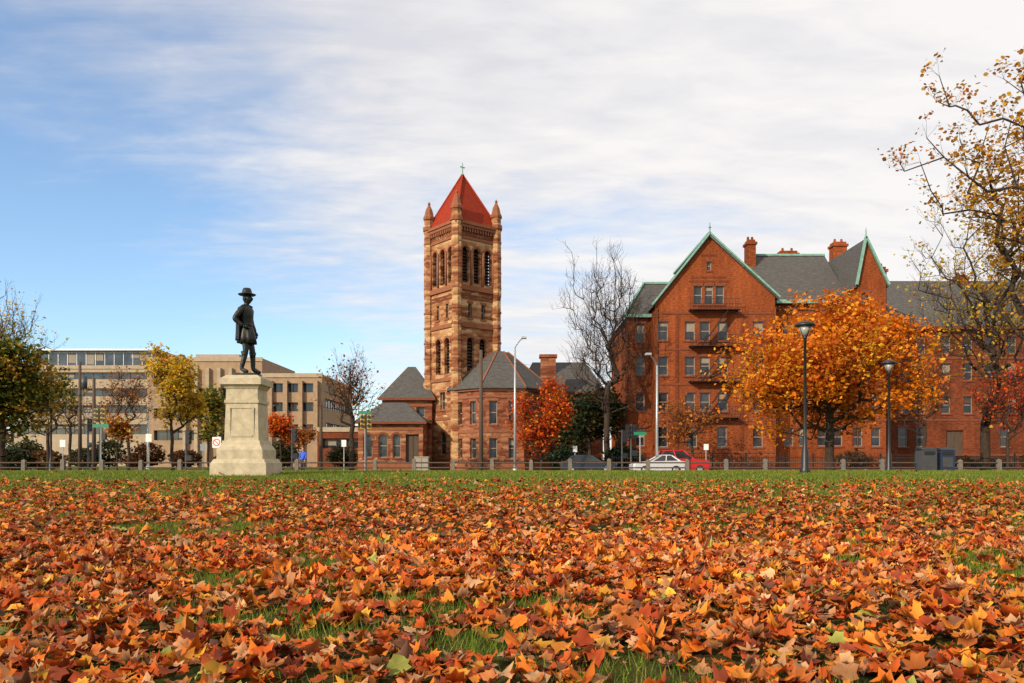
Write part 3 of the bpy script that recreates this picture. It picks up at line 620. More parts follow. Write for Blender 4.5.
for u in(-s2+1.81,-s2+3.29,-s2+.5,s2-.5):
    for a in(-s2-.08,s2+.08):
        cc_.cyl((u,a,19.1),(u,a,22.6),.13,.13,10); cc_.cyl((a,u,19.1),(a,u,22.6),.13,.13,10)
ct=tw_.part('corner_turrets','stone')
cap=tw_.part('turret_caps','brownl')
for a in(-s2,s2):
    for b in(-s2,s2):
        ct.lathe((a,b,0),[(.62,0),(.62,9.2),(.50,9.5),(.50,18.0),(.56,18.4),(.52,25.9),(.52,26.6)],8,math.pi/8)
        cap.lathe((a,b,0),[(.66,25.4),(.66,25.8),(.54,25.82)],8,math.pi/8)
        cap.lathe((a,b,0),[(.62,26.6),(.64,26.85),(.5,27.1),(.36,27.7),(.12,28.2),(.16,28.35),(.02,28.6)],8,math.pi/8)
        for zb in(10.2,11.8,13.4,15,16.6,19.2,20.8,22.4,24): cap.lathe((a,b,0),[(.50,zb-.12),(.58,zb-.1),(.58,zb+.1),(.50,zb+.12)],8,math.pi/8)
rf=tw_.part('red_pyramid_roof','tile'); e=2.75
rf.add([(-e,-e,25.45),(e,-e,25.45),(e,e,25.45),(-e,e,25.45),(0,0,31.3)],[(0,1,4),(1,2,4),(2,3,4),(3,0,4),(3,2,1,0)])
hp=tw_.part('roof_hips','tile')
for a in(-e,e):
    for b in(-e,e): bar(hp,(a,b,25.5),(0,0,31.4),.16,.16)
cr_=tw_.part('cross_finial','copper'); cr_.cyl((0,0,31.1),(0,0,32.6),.09,.05,6); cr_.box(0,0,32.15,.6,.09,.09); cr_.lathe((0,0,31.2),[(.05,0),(.2,.15),(.05,.3)],8)
st=tw_.part('stair_turret','stone'); st.lathe((s2+.3,-s2+2.3,0),[(1.1,0),(1.1,13.6),(1.2,13.7)],8,.3); tw_.part('stair_turret_roof','brown').lathe((s2+.3,-s2+2.3,13.7),[(1.25,0),(.06,1.9)],8,.3)
ax,ay=X(500,84)-CT[0],84-85
ap=ch.sub('apse',(ax,ay,0),4); R=5.5; ez=8.15
for i in range(8):
    a0=-math.pi/2-math.pi/8+i*math.pi/4; a1=a0+math.pi/4
    p0=Vector((R*math.cos(a0),R*math.sin(a0),0));p1=Vector((R*math.cos(a1),R*math.sin(a1),0)); L_=(p1-p0).length
    wall(ap,p0,(p1-p0),rect(L_,ez),[(.75,4.6,1.55,6.9,'w'),(L_-1.55,4.6,L_-.75,6.9,'w'),(.75,1.2,1.55,3.2,'w'),(L_-1.55,1.2,L_-.75,3.2,'w')],mat='stone2',depth=.3,trim='brownl')
tb=ap.part('bands','brownl')
for z0,z1,e in((0,.7,.15),(3.75,4.05,.08),(7.2,7.45,.08),(7.9,8.15,.25)):
    tb.lathe((0,0,0),[(R+e-.25,z0),(R+e,z0),(R+e,z1),(R+e-.25,z1)],8,math.pi/8)
sl=ap.part('slate_roof','slate'); sl.lathe((0,0,0),[(R+.5,8.1),(R+.5,8.2),(.9,12.3),(.05,12.5)],8,math.pi/8)
bd=ap.part('roof_ribs','brownl')
for i in range(8):
    a=math.pi/8+i*math.pi/4; bar(bd,(math.cos(a)*(R+.45),math.sin(a)*(R+.45),8.25),(math.cos(a)*.9,math.sin(a)*.9,12.35),.14,.1)
def house(o,x0,x1,y0,y1,ez,rz,mat,axis='x',hip=1.5,ops=None,over=.4):
    w=x1-x0;dp=y1-y0
    wall(o,(x0,y0,0),(1,0,0),rect(w,ez),ops or [],mat=mat,depth=.3)
    wall(o,(x1,y0,0),(0,1,0),rect(dp,ez),[],mat=mat);wall(o,(x0,y1,0),(0,-1,0),rect(dp,ez),[],mat=mat);wall(o,(x1,y1,0),(-1,0,0),rect(w,ez),[],mat=mat)
    s=o.part('slate_roof','slate'); ym=(y0+y1)/2; a,b,c,d=(x0-over,y0-over,ez-.1),(x1+over,y0-over,ez-.1),(x1+over,y1+over,ez-.1),(x0-over,y1+over,ez-.1)
    e,f=(x0+hip,ym,rz),(x1-hip,ym,rz)
    s.add([a,b,c,d,e,f],[(0,1,5,4),(2,3,4,5),(1,2,5),(3,0,4),(3,2,1,0)])
    g=o.part('gutters','brown'); g.box2(x0-over,x1+over,y0-over-.1,y0-over,ez-.3,ez-.05)
    q=o.part('bands','brownl'); q.box2(x0-.05,x1+.05,y0-.08,y0,0,.8); q.box2(x0-.03,x1+.03,y0-.05,y0,ez-.9,ez-.65)
nv=ch.sub('nave',(0,0,0),0)
o1=[(X(px,88)-CT[0]-(X(520,88)-CT[0])-.5,4.5,X(px,88)-CT[0]-(X(520,88)-CT[0])+.5,7,'a') for px in(562,575,588)]
house(nv,X(520,88)-CT[0],X(603,88)-CT[0],3,13,8.6,12.4,'stone2',ops=o1)
lw=ch.sub('parish_wing',(0,0,0),0); xa=X(382,84)-CT[0]; xb=X(432,84)-CT[0]
house(lw,xa,xb,-1,7,7.6,11.3,'stone2',hip=2.2,ops=[(.6,4.6,1.5,6.6),(1.9,4.6,2.8,6.6),(3.6,4.6,4.5,6.6)])
pw=ch.sub('porch',(0,0,0),0); xa=X(360,80)-CT[0]; xb=X(424,80)-CT[0]
house(pw,xa,xb,-6,-1.01,4.9,6.9,'stone2',hip=2,ops=[(.5,1.3,1.4,3.6,'a'),(2.0,1.3,2.9,3.6,'a'),(3.4,1.3,4.2,3.6,'a'),(4.7,.2,6,3.6,'d')])
cm=ch.sub('chimney',(0,0,0),0); c=X(548,86)-CT[0]; q=cm.part('stack','stone2'); q.box2(c-.8,c+.8,.2,1.4,7,12.0); q.box2(c-.95,c+.95,.05,1.55,12.0,12.3)
c=X(510,86)-CT[0]; q.box2(c-.5,c+.5,4,5,10,12.4); q.box2(c-.6,c+.6,3.9,5.1,12.4,12.6)
ch.build()
# ---------------------------------------------------------------- modern buildings
def slabbuilding(name,px0,px1,pyt,d,depth,rows,mat='concrete'):
    o=Obj(name,(X(px0,d),d,-.05)); w=X(px1,d)-X(px0,d); H=Z(pyt,d)+.05
    ops=[]
    for (a,b,f0,f1) in rows: ops.append((w*f0,Z(b,d),w*f1,Z(a,d),'r'))
    wall(o,(0,0,0),(1,0,0),rect(w,H),ops,mat=mat,depth=.6,frame='dgrey',sill=False)
    wall(o,(w,0,0),(0,1,0),rect(depth,H),[(depth*.1,v,depth*.9,v+1.5,'r') for v in np.arange(1.5,H-3,3.6)],mat=mat,depth=.4,frame='dgrey',sill=False)
    wall(o,(0,depth,0),(0,-1,0),rect(depth,H),[(depth*.1,v,depth*.9,v+1.5,'r') for v in np.arange(1.5,H-3,3.6)],mat=mat,depth=.4,frame='dgrey',sill=False)
    o.part('roof','graniteg').poly([(0,0,H-.3),(w,0,H-.3),(w,depth,H-.3),(0,depth,H-.3)])
    p=o.part('parapet','concretel'); p.box2(-.1,w+.1,-.15,0,H-.5,H+.1)
    return o,w,H
o,w,H=slabbuilding('concrete_office_building',148,262,358,118,18,[(374,384,.05,.30),(388,398,.35,.95),(408,418,.05,.95),(430,440,.05,.95)])
f=o.part('wall_fins','concretel')
for i in range(7): f.box2(w*(.33+i*.1)-.25,w*(.33+i*.1)+.25,-.5,-.0,0,H-1.5)
o.part('rooftop_plant','concretel').box2(w*.3,w*.7,5,12,H-.2,H+1.2); o.build()
o,w,H=slabbuilding('concrete_lecture_building',250,322,374,116,22,[(383,392,.08,.92),(402,411,.08,.92),(424,436,.08,.92)])
f=o.part('wall_fins','concrete')
for i in range(5): f.box2(w*(.08+i*.21)-.3,w*(.08+i*.21)+.3,-.55,0,0,H-1)
o.build()
o,w,H=slabbuilding('beige_office_building',14,150,366,138,25,[(372,379,.02,.98),(388,396,.02,.98),(405,413,.02,.98),(424,434,.02,.98)],mat='concretel')
g=o.sub('penthouse',(w*.10,3,H-.3),0); gw=w*.86
wall(g,(0,0,0),(1,0,0),rect(gw,3.3),[(.2,.4,gw-.2,3.1,'r')],mat='concretel',depth=.2,frame='steel',sill=False)
wall(g,(gw,0,0),(0,1,0),rect(14,3.3),[(.3,.4,13.7,3.1,'r')],mat='concretel',depth=.2,frame='steel',sill=False)
wall(g,(0,14,0),(0,-1,0),rect(14,3.3),[],mat='concretel')
g.part('roof','steel').box2(-.8,gw+.8,-.8,15,3.3,3.6); o.build()
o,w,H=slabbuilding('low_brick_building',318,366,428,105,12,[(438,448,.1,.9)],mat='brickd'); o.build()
# ---------------------------------------------------------------- statue
def skin(name,pts,edges,rad,mat,root=0,sub=2):
    me=bpy.data.meshes.new(name); me.from_pydata(pts,edges,[]); o=bpy.data.objects.new(name,me); S.collection.objects.link(o)
    m=o.modifiers.new('Skin','SKIN'); m.use_smooth_shade=True
    if not me.skin_vertices: me.skin_vertices.new()
    for i,r in enumerate(rad):
        r=r if isinstance(r,tuple) else (r,r); me.skin_vertices[0].data[i].radius=r
    me.skin_vertices[0].data[root].use_root=True
    s=o.modifiers.new('Sub','SUBSURF'); s.levels=sub; s.render_levels=sub
    me.materials.append(MAT[mat]); return o
SP=[(0,0,.98),(.01,0,1.14),(.02,0,1.34),(0,0,1.50),(.015,0,1.58),
    (0,-.09,.90),(.03,-.10,.5),(-.07,-.11,.10),(.10,-.14,.04),
    (.02,.09,.90),(.11,.10,.5),(.12,.11,.10),(.29,.14,.04),
    (0,-.19,1.43),(-.17,-.28,1.17),(.02,-.25,1.02),
    (0,.19,1.43),(.03,.27,1.15),(.13,.22,.96)]
SE=[(0,1),(1,2),(2,3),(3,4),(0,5),(5,6),(6,7),(7,8),(0,9),(9,10),(10,11),(11,12),(2,13),(13,14),(14,15),(2,16),(16,17),(17,18)]
SR=[.13,.12,.14,.07,.06,.09,.066,.05,.045,.09,.066,.05,.045,.078,.062,.042,.078,.062,.042]
def headmesh(p,c,s,fx=1,fy=0):
    n=16;m=12;vs=[];fs=[]
    for j in range(m+1):
        ph=math.pi*j/m; z=math.cos(ph)
        for i in range(n):
            t=2*math.pi*i/n; fxx=math.cos(t)*math.sin(ph); lat=math.sin(t)*math.sin(ph)
            X_=fxx*.105; Y_=lat*.078; Z_=z*.125
            if z<0: X_*=1+.18*z*(1 if fxx<0 else .4); Y_*=1+.3*z
            if fxx>.85 and abs(lat)<.3 and -.35<z<.15: X_+=.028
            if fxx>.8 and .15<z<.4 and .2<abs(lat)<.55: X_-=.012
            if fxx>.75 and -.75<z<-.55: X_+=.012
            vs.append((c[0]+s*(X_*fx-Y_*fy),c[1]+s*(X_*fy+Y_*fx),c[2]+s*Z_))
    for j in range(m):
        for i in range(n): fs.append((j*n+i,(j+1)*n+i,(j+1)*n+(i+1)%n,j*n+(i+1)%n))
    p.add(vs,fs)
    for sg in(-1,1):
        ex,ey=-.005,sg*.08; p.lathe((c[0]+s*(ex*fx-ey*fy),c[1]+s*(ex*fy+ey*fx),c[2]-.03*s),[(.005,0),(.016*s,.015*s),(.018*s,.04*s),(.005,.06*s)],6)
def hand(p,w,d,up,s=1):
    w=Vector(w);d=Vector(d).normalized();up=Vector(up).normalized(); sd=d.cross(up).normalized(); up=sd.cross(d)
    p.cyl(w,w+d*.045*s,.028*s,.036*s,8); p.cyl(w+d*.04*s,w+d*.09*s,.036*s,.038*s,8)
    for k,l in zip((-1.5,-.5,.5,1.5),(.066,.078,.072,.055)):
        b=w+d*.085*s+sd*k*.019*s; m=b+d*l*.5*s-up*.01*s; e=m+d*l*.35*s-up*.03*s
        p.cyl(b,m,.0105*s,.0095*s,6); p.cyl(m,e,.0095*s,.0075*s,6)
    b=w+d*.035*s-sd*.03*s; m=b+(d-sd).normalized()*.04*s; p.cyl(b,m,.012*s,.011*s,6); p.cyl(m,m+(d-up*.4).normalized()*.03*s,.011*s,.008*s,6)
dS=25.0; sc=1.43; g0=gz(dS); zt=Z(374.5,dS)
stt=Obj('puritan_statue',(-8.28,dS,g0))
lift=zt-g0
tf=lambda q:(q[0]*sc-.03,q[1]*sc,q[2]*sc+lift)
body=skin('bronze_body',[tf(q) for q in SP],SE,[r_*sc for r_ in SR],'bronze'); stt.extra.append(body)
b=stt.part('bronze_coat','bronze',True)
prof=[(1.51,.06,.09,0),(1.47,.11,.20,0),(1.40,.145,.22,.01),(1.25,.14,.19,.01),(1.10,.118,.155,.01),(1.04,.125,.16,.01),(.92,.155,.185,.015),(.80,.175,.20,.025),(.68,.19,.215,.03),(.67,.17,.19,.03)]
n=32;vs=[];fs=[]
for z,rx,ry,k in prof:
    for i in range(n):
        t=2*math.pi*i/n; q=1+k*4*math.sin(7*t+z*3)*(1 if z<1.05 else .15)+k*2*math.sin(11*t)
        vs.append(tf((rx*q*math.cos(t)+(.03 if z<.95 else .01),ry*q*math.sin(t),z)))
for j in range(len(prof)-1):
    for i in range(n): fs.append((j*n+i,(j+1)*n+i,(j+1)*n+(i+1)%n,j*n+(i+1)%n))
b.add(vs,fs)
vs=[];fs=[]
cz=[(1.50,.07,.12),(1.43,.15,.23),(1.25,.185,.25),(1.05,.19,.235),(.9,.195,.23),(.74,.205,.23)]
for z,rx,ry in cz:
    for i in range(13):
        t=math.radians(110+140*i/12); q=1+.05*math.sin(i*2.1); vs.append(tf((rx*q*math.cos(t)-.015,ry*q*math.sin(t),z)))
for j in range(5):
    for i in range(12): fs.append((j*13+i,(j+1)*13+i,(j+1)*13+i+1,j*13+i+1))
b.add(vs,fs); b.add([(v[0]+.03,v[1]*.97,v[2]) for v in vs],[f_[::-1] for f_ in fs])
hd=stt.part('bronze_head','bronze',True); headmesh(hd,tf((.03,0,1.655)),sc*1.05,.97,-.24)
b2=stt.part('bronze_hat','bronze',True)
b2.lathe(tf((.02,0,0)),[(.005,1.735*sc),(.17*sc,1.728*sc),(.195*sc,1.748*sc),(.18*sc,1.756*sc),(.112*sc,1.765*sc),(.105*sc,1.80*sc),(.085*sc,1.87*sc),(.07*sc,1.885*sc),(.005,1.89*sc)],20)
b3=stt.part('bronze_details','bronze',True)
b3.lathe(tf((.01,0,0)),[(.06*sc,1.525*sc),(.13*sc,1.485*sc),(.135*sc,1.47*sc),(.06*sc,1.50*sc)],16)
b3.lathe(tf((.01,0,0)),[(.115*sc,1.04*sc),(.135*sc,1.05*sc),(.135*sc,1.09*sc),(.115*sc,1.10*sc)],20,0,1,1.35)
for (q,z0) in(((.0,-.10),.36),((.11,.10),.36)): b3.lathe(tf((q[0],q[1],0)),[(.054*sc,z0*sc),(.080*sc,(z0+.13)*sc),(.068*sc,(z0+.13)*sc),(.05*sc,z0*sc)],12)
hp_=stt.part('bronze_hands','bronze',True)
hand(hp_,tf((.02,-.25,1.02)),(.8,.5,-.1),(0,-.3,1),sc); hand(hp_,tf((.13,.22,.96)),(.4,0,-.9),(1,0,0),sc)
st_=stt.part('bronze_base','bronze'); st_.box2(-.36,.36,-.33,.33,lift-.06,lift+.02)
gp=stt.part('granite_pedestal','granite')
KW=.75
def sq(z0,z1,w0,w1,pt=None):
    w0*=KW;w1*=KW; (pt or gp).add([(-w0,-w0,z0),(w0,-w0,z0),(w0,w0,z0),(-w0,w0,z0),(-w1,-w1,z1),(w1,-w1,z1),(w1,w1,z1),(-w1,w1,z1)],[(3,2,1,0),(4,5,6,7),(0,1,5,4),(1,2,6,5),(2,3,7,6),(3,0,4,7)])
zp_=lambda py:Z(py,dS)-g0
for a,b_,w0,w1 in((477,463,1.14,1.13),(463,459,1.10,1.02),(459,450,.93,.93),(450,445,.93,.80),(445,441,.80,.76),(441,404,.70,.65),(404,401,.70,.70),(401,390,.65,.64),(390,386,.66,.76),(386,380,.84,.84),(380,376.5,.82,.62)):
    sq(zp_(a),zp_(b_),w0,w1)
pl_=stt.part('pedestal_panels','granite')
for sgn in(-1,1):
    z0,z1=zp_(438),zp_(407)
    for x_ in(-.36,.36): pl_.box(x_,sgn*.505,(z0+z1)/2,.05,.05,z1-z0-.1)
    pl_.box(0,sgn*.52,z0+.05,.68,.04,.05); pl_.box(0,sgn*.495,z1-.05,.68,.04,.05)
stt.build()
# ---------------------------------------------------------------- lamps etc
def lamp(px,pyt,d):
    g=gz(d); H=Z(pyt,d)-g; o=Obj('street_lamp',(X(px,d),d,g)); p=o.part('pole','black',True)
    p.lathe((0,0,0),[(.17,-.1),(.17,.12),(.13,.2),(.11,.75),(.075,.9),(.06,1.2),(.045,H-.62),(.07,H-.6),(.09,H-.52)],14)
    o.part('lantern_glass','lampglass',True).lathe((0,0,0),[(.10,H-.50),(.23,H-.18)],16)
    c=o.part('lantern_cap','black',True); c.lathe((0,0,0),[(.24,H-.20),(.34,H-.17),(.33,H-.11),(.2,H-.04),(.05,H),(.02,H+.03)],18)
    for i in range(4):
        a=i*math.pi/2+.4; c.cyl((.09*math.cos(a),.09*math.sin(a),H-.52),(.24*math.cos(a),.24*math.sin(a),H-.18),.012,.012,5)
    o.build()
lamp(805,321,27);lamp(889,360,36);lamp(51,387,47)
def cobra(px,pyt,d,arm=1.6,mat='steel'):
    g=gz(d); H=Z(pyt,d)-g; o=Obj('road_lamp',(X(px,d),d,g)); p=o.part('pole',mat,True); p.cyl((0,0,-.1),(0,0,H-.6),.12,.07,12); p.cyl((0,0,-.1),(0,0,.5),.2,.18,12)
    pr=(0,0,H-.6)
    for i in range(1,7):
        t=i/6; q=(arm*t*.5,-abs(arm)*t*.85,H-.6+.6*math.sin(t*math.pi/2)); p.cyl(pr,q,.045,.04,8); pr=q
    o.part('luminaire',mat).box(pr[0],pr[1],pr[2],.4,.5,.14); o.build()
cobra(515,340,64,1.4);cobra(657,357,58,-1.8);cobra(148,408,74,1.2)
def upole(px,pyt,d,arm=True,name='utility_pole'):
    g=gz(d);H=Z(pyt,d)-g;o=Obj(name,(X(px,d),d,g)); o.part('pole','wood',True).cyl((0,0,-.1),(0,0,H),.17,.11,10)
    if arm: o.part('crossarm','wood').box(0,0,H-.7,2.0,.12,.12); q=o.part('insulators','dgrey'); [q.cyl((k,0,H-.64),(k,0,H-.5),.04,.05,6) for k in(-.9,-.4,.4,.9)]
    q=o.part('transformer','dgrey',True); 
    if px<90: q.cyl((.35,0,H-2.2),(.35,0,H-1.2),.24,.24,12)
    o.build(); return (X(px,d),d,g+H-.6)
a1=upole(481,350,56,False);a2=upole(80,362,66,False);a3=upole(94,378,60,False);a4=upole(321,404,68,False)
w=Obj('overhead_wires',a1); p=w.part('wires','black')
def wire(a,b,sag=.8):
    a=Vector(a)-Vector(a1);b=Vector(b)-Vector(a1);pr=a
    for i in range(1,17):
        t=i/16;q=a.lerp(b,t)-Vector((0,0,sag*4*t*(1-t))); p.cyl(pr,q,.011,.011,4,False); pr=q
wire(a1,a4,.8); wire(a4,a2,.9)
for dz in(.1,2.2,2.6): wire((a1[0],a1[1],a1[2]-dz),(60,58,a1[2]-1.2-dz),1.3)
w.build()
dF=40; f=Obj('post_and_rail_fence',(0,dF,gz(dF))); po=f.part('posts','graniteg'); ra=f.part('rails','wood')
x=-40.
while x<40:
    if not(-9.3<x<-7.3):
        t_=random.uniform(.56,.64); dx=random.uniform(-.06,.06)
        po.add([(x-.10,-.1,-.1),(x+.10,-.1,-.1),(x+.10,.1,-.1),(x-.10,.1,-.1),(x-.09,-.09,t_),(x+.09,-.09,t_),(x+.09,.09,t_),(x-.09,.09,t_),(x,0,t_+.06)],[(0,1,5,4),(1,2,6,5),(2,3,7,6),(3,0,4,7),(4,5,8),(5,6,8),(6,7,8),(7,4,8)])
    x+=1.95
for z_ in(.22,.47): ra.cyl((-40,0,z_),(40,0,z_),.035,.035,8)
f.build()
f=Obj('iron_fence',(X(612,71.5),71.5,.0)); p=f.part('pickets','black'); w_=X(1120,71.5)-X(612,71.5)
n=int(w_/.2)
for i in range(n): p.box(i*.2,0,.75,.035,.035,1.3)
for z_ in(.2,1.2): p.box(w_/2,0,z_,w_,.05,.06)
for i in range(int(w_/3)): p.box(i*3,0,.8,.12,.12,1.6)
f.part('kerb_wall','brown').box(w_/2,0,.05,w_,.3,.25); f.build()
def signal(px,pyt,d,two=True,mt=None):
    g=gz(d);H=Z(pyt,d)-g;o=Obj('traffic_signal',(X(px,d),d,g)); o.part('pole','dgrey',True).lathe((0,0,0),[(.16,-.1),(.14,.3),(.07,.35),(.06,H)],10)
    hd=o.part('signal_head',mt or ('amber' if px<500 else 'black')); le=o.part('lenses','black')
    for dx in((-.24,.24) if two else (.22,)):
        hd.box(dx,0,H-.55,.30,.25,1.0)
        for k in range(3): le.cyl((dx,-.13,H-.22-k*.32),(dx,-.2,H-.22-k*.32),.12,.13,10)
    o.part('walk_head','black').box(.25,0,H-2.1,.4,.3,.4); o.part('brackets','dgrey').box(0,0,H-.1,.6,.06,.06); o.build()
signal(366,414,57);signal(631,424,58);signal(100,408,58);signal(88,418,62,False,'black');signal(292,428,60,False,'black');signal(622,430,66,False);signal(186,430,60,False,'black')
def sign(name,px,pyt,d,w,hh,mat,shape='rect',back=None):
    g=gz(d);H=Z(pyt,d)-g;o=Obj(name,(X(px,d),d,g)); o.part('post','steel').cyl((0,0,-.1),(0,0,H),.03,.03,8)
    q=o.part('plate',mat)
    if shape=='rect': q.box(0,-.05,H-hh/2,w,.02,hh)
    else: q.cyl((0,-.045,H-hh/2),(0,-.06,H-hh/2),w/2,w/2,24)
    if back=='ring':
        q2=o.part('red_ring','red')
        for i in range(24):
            t0,t1=2*math.pi*i/24,2*math.pi*(i+1)/24; R1_,R2_=w*.42,w*.32
            q2.poly([(R1_*math.cos(t0),-.064,H-hh*.5+R1_*math.sin(t0)),(R1_*math.cos(t1),-.064,H-hh*.5+R1_*math.sin(t1)),(R2_*math.cos(t1),-.064,H-hh*.5+R2_*math.sin(t1)),(R2_*math.cos(t0),-.064,H-hh*.5+R2_*math.sin(t0))][::-1])
        bar(q2,(-w*.25,-.066,H-hh*.5+w*.25),(w*.25,-.066,H-hh*.5-w*.25),.004,w*.08)
    o.build()
sign('no_turn_sign',217,437,46,.5,.62,'white','rect','ring'); sign('parking_sign',203,444,50,.3,.42,'white'); sign('street_name_sign',101,424,55,1.1,.25,'green'); sign('regulatory_sign',149,434,57,.42,.55,'white')
sign('street_name_sign',365,411,57.5,.9,.22,'green'); sign('regulatory_sign',706,444,66.9,.4,.5,'white'); sign('regulatory_sign',575,446,66.9,.35,.5,'white'); sign('regulatory_sign',63,440,58,.4,.5,'white'); sign('street_name_sign',640,432,57.5,.9,.22,'green'); sign('parking_sign',344,440,60,.35,.5,'white')
def cabinet(px,d,w,hh):
    o=Obj('utility_cabinet',(X(px,d),d,gz(d))); q=o.part('body','pave'); q.box(0,0,hh/2,w,.6,hh); q.box(0,0,hh+.03,w+.08,.68,.06); o.part('door_seams','dgrey').box(0,-.304,hh/2,.02,.01,hh*.9); o.part('plinth','pave').box(0,0,-.05,w+.2,.8,.18); o.build()
cabinet(422,46,.75,.95)
def bin_(px,d,mat,w=.62):
    o=Obj('recycling_bin',(X(px,d),d,gz(d))); q=o.part('body',mat); wd=w/2
    q.prism([(-wd,.06),(wd,.06),(wd,.88),(wd-.04,.94),(-wd+.04,.94),(-wd,.88)],-.3,.3)
    t=o.part('hood','black'); t.add([(-wd-.02,-.33,.94),(wd+.02,-.33,.94),(wd+.02,.33,.94),(-wd-.02,.33,.94),(-wd,-.2,1.0),(wd,-.2,1.0),(wd,.3,1.06),(-wd,.3,1.06)],[(3,2,1,0),(4,5,6,7),(0,1,5,4),(1,2,6,5),(2,3,7,6),(3,0,4,7)])
    o.part('chute','black').box(0,-.31,.80,w*.7,.04,.14); o.part('panel','dgrey').box(0,-.306,.42,w*.7,.015,.42); o.part('feet','black').box(0,0,.03,w*.9,.5,.08); o.build()
bin_(926,34,'dgrey');bin_(944,34.2,'blue')
def car(name,px,d,mat,L=4.5,Wd=1.8,Ht=1.45,rz=0):
    o=Obj(name,(X(px,d),d,-.04),math.radians(rz)); hL=L/2
    body=[(-hL,.35),(-hL+.1,.25),(hL-.1,.25),(hL,.4),(hL,.7),(hL-.15,.82),(hL-1.1,.95),(-hL+.7,1.0),(-hL+.05,.92),(-hL,.7)]
    if Ht>1.6: body=[(a,z if z<.5 else z+.18) for a,z in body]
    def loft(pt,prof,w0):
        ys=[(-w0/2,.94),(-w0/2+.12,1.0),(w0/2-.12,1.0),(w0/2,.94)]; n=len(prof);vs=[]
        cx=sum(a for a,_ in prof)/n
        for y,k in ys:
            for a,z in prof: vs.append((cx+(a-cx)*k,y,z if k==1 else .3+(z-.3)*.985))
        fs=[tuple(range(n)),tuple(range(4*n-1,3*n-1,-1))]
        for j in range(3):
            for i in range(n): fs.append((j*n+i,(j+1)*n+i,(j+1)*n+(i+1)%n,j*n+(i+1)%n))
        pt.add(vs,fs)
    P_=o.part('body',mat); loft(P_,body,Wd)
    G_=o.part('windows','glass')
    a,b_,c,d_=-hL+.45,hL-1.25,hL-2.05,-hL+1.1; w0,w1=Wd/2-.1,Wd/2-.28; z0,z1=.9,Ht-.06
    if Ht>1.6: d_=-hL+.6; a=-hL+.2; z0=1.08
    vs=[(a,-w0,z0),(b_,-w0,z0),(b_,w0,z0),(a,w0,z0),(d_,-w1,z1),(c,-w1,z1),(c,w1,z1),(d_,w1,z1)]
    G_.add(vs,[(4,5,6,7),(0,1,5,4),(1,2,6,5),(2,3,7,6),(3,0,4,7)])
    P_.add([(d_-.08,-w1-.03,z1),(c+.08,-w1-.03,z1),(c+.08,w1+.03,z1),(d_-.08,w1+.03,z1),(d_+.1,-w1+.1,z1+.06),(c-.1,-w1+.1,z1+.06),(c-.1,w1-.1,z1+.06),(d_+.1,w1-.1,z1+.06)],[(3,2,1,0),(4,5,6,7),(0,1,5,4),(1,2,6,5),(2,3,7,6),(3,0,4,7)])
    for sg in(-1,1):
        for (u,v) in(((a,z0),(d_,z1)),((b_,z0),(c,z1)),(((a+b_)/2,z0),((c+d_)/2,z1))):
            bar(P_,(u[0],sg*(w0+.005),u[1]),(v[0],sg*(w1+.005),v[1]),.05,.09)
    wh=o.part('wheels','rubber',False); hb=o.part('hubcaps','steel')
    for a in(-hL+.85,hL-.85):
        for sg in(-1,1):
            wh.cyl((a,sg*(Wd/2-.2),.32),(a,sg*(Wd/2+.01),.32),.33,.33,18); hb.cyl((a,sg*(Wd/2+.01),.32),(a,sg*(Wd/2+.025),.32),.2,.18,12)
    lt=o.part('lamps','lampglass'); tl=o.part('tail_lamps','red')
    for sg in(-1,1): lt.box(hL-.04,sg*(Wd/2-.3),.68,.1,.35,.14); tl.box(-hL+.03,sg*(Wd/2-.25),.78,.08,.3,.14)
    o.build()
car('parked_car',658,57.5,'carsil',3.9,Ht=1.42,rz=182);car('parked_car',681,62,'carred',4.2,Ht=1.8,rz=2);car('parked_car',588,65,'cardk',4.5)
# person
per=Obj('pedestrian',(X(303,52.8),52.8,.085),math.radians(-100))
A_=skin('jacket_torso',[(0,0,.90),(0,0,1.08),(0,0,1.28),(0,0,1.42),(0,-.18,1.37),(-.03,-.24,1.10),(.08,-.22,.90),(0,.18,1.37),(.05,.24,1.10),(.17,.20,.93)],[(0,1),(1,2),(2,3),(2,4),(4,5),(5,6),(2,7),(7,8),(8,9)],[(.17,.14),.15,.16,.07,.075,.058,.045,.075,.058,.045],'bluej')
B_=skin('trousers',[(0,0,.92),(0,-.09,.84),(.06,-.1,.48),(-.06,-.1,.09),(0,.09,.84),(.1,.1,.48),(.12,.1,.09)],[(0,1),(1,2),(2,3),(0,4),(4,5),(5,6)],[.14,.10,.07,.055,.10,.07,.055],'trouser')
per.extra+=[A_,B_]
q=per.part('head','skin',True); headmesh(q,(.02,0,1.62),1,1,0); q.cyl((0,0,1.42),(.01,0,1.53),.055,.055,10)
per.part('hair','hair',True).lathe((-.012,0,1.60),[(.09,0),(.107,.05),(.095,.12),(.05,.15),(.005,.155)],14,0,1,.85)
hq=per.part('hands','skin',True); hand(hq,(.09,-.22,.89),(.2,0,-1),(1,0,0)); hand(hq,(.18,.20,.92),(.4,0,-.9),(1,0,0))
sh=per.part('shoes','black',True)
for (x_,y_) in((-.06,-.1),(.12,.1)): sh.cyl((x_-.06,y_,.045),(x_+.18,y_,.035),.05,.04,8)
per.build()
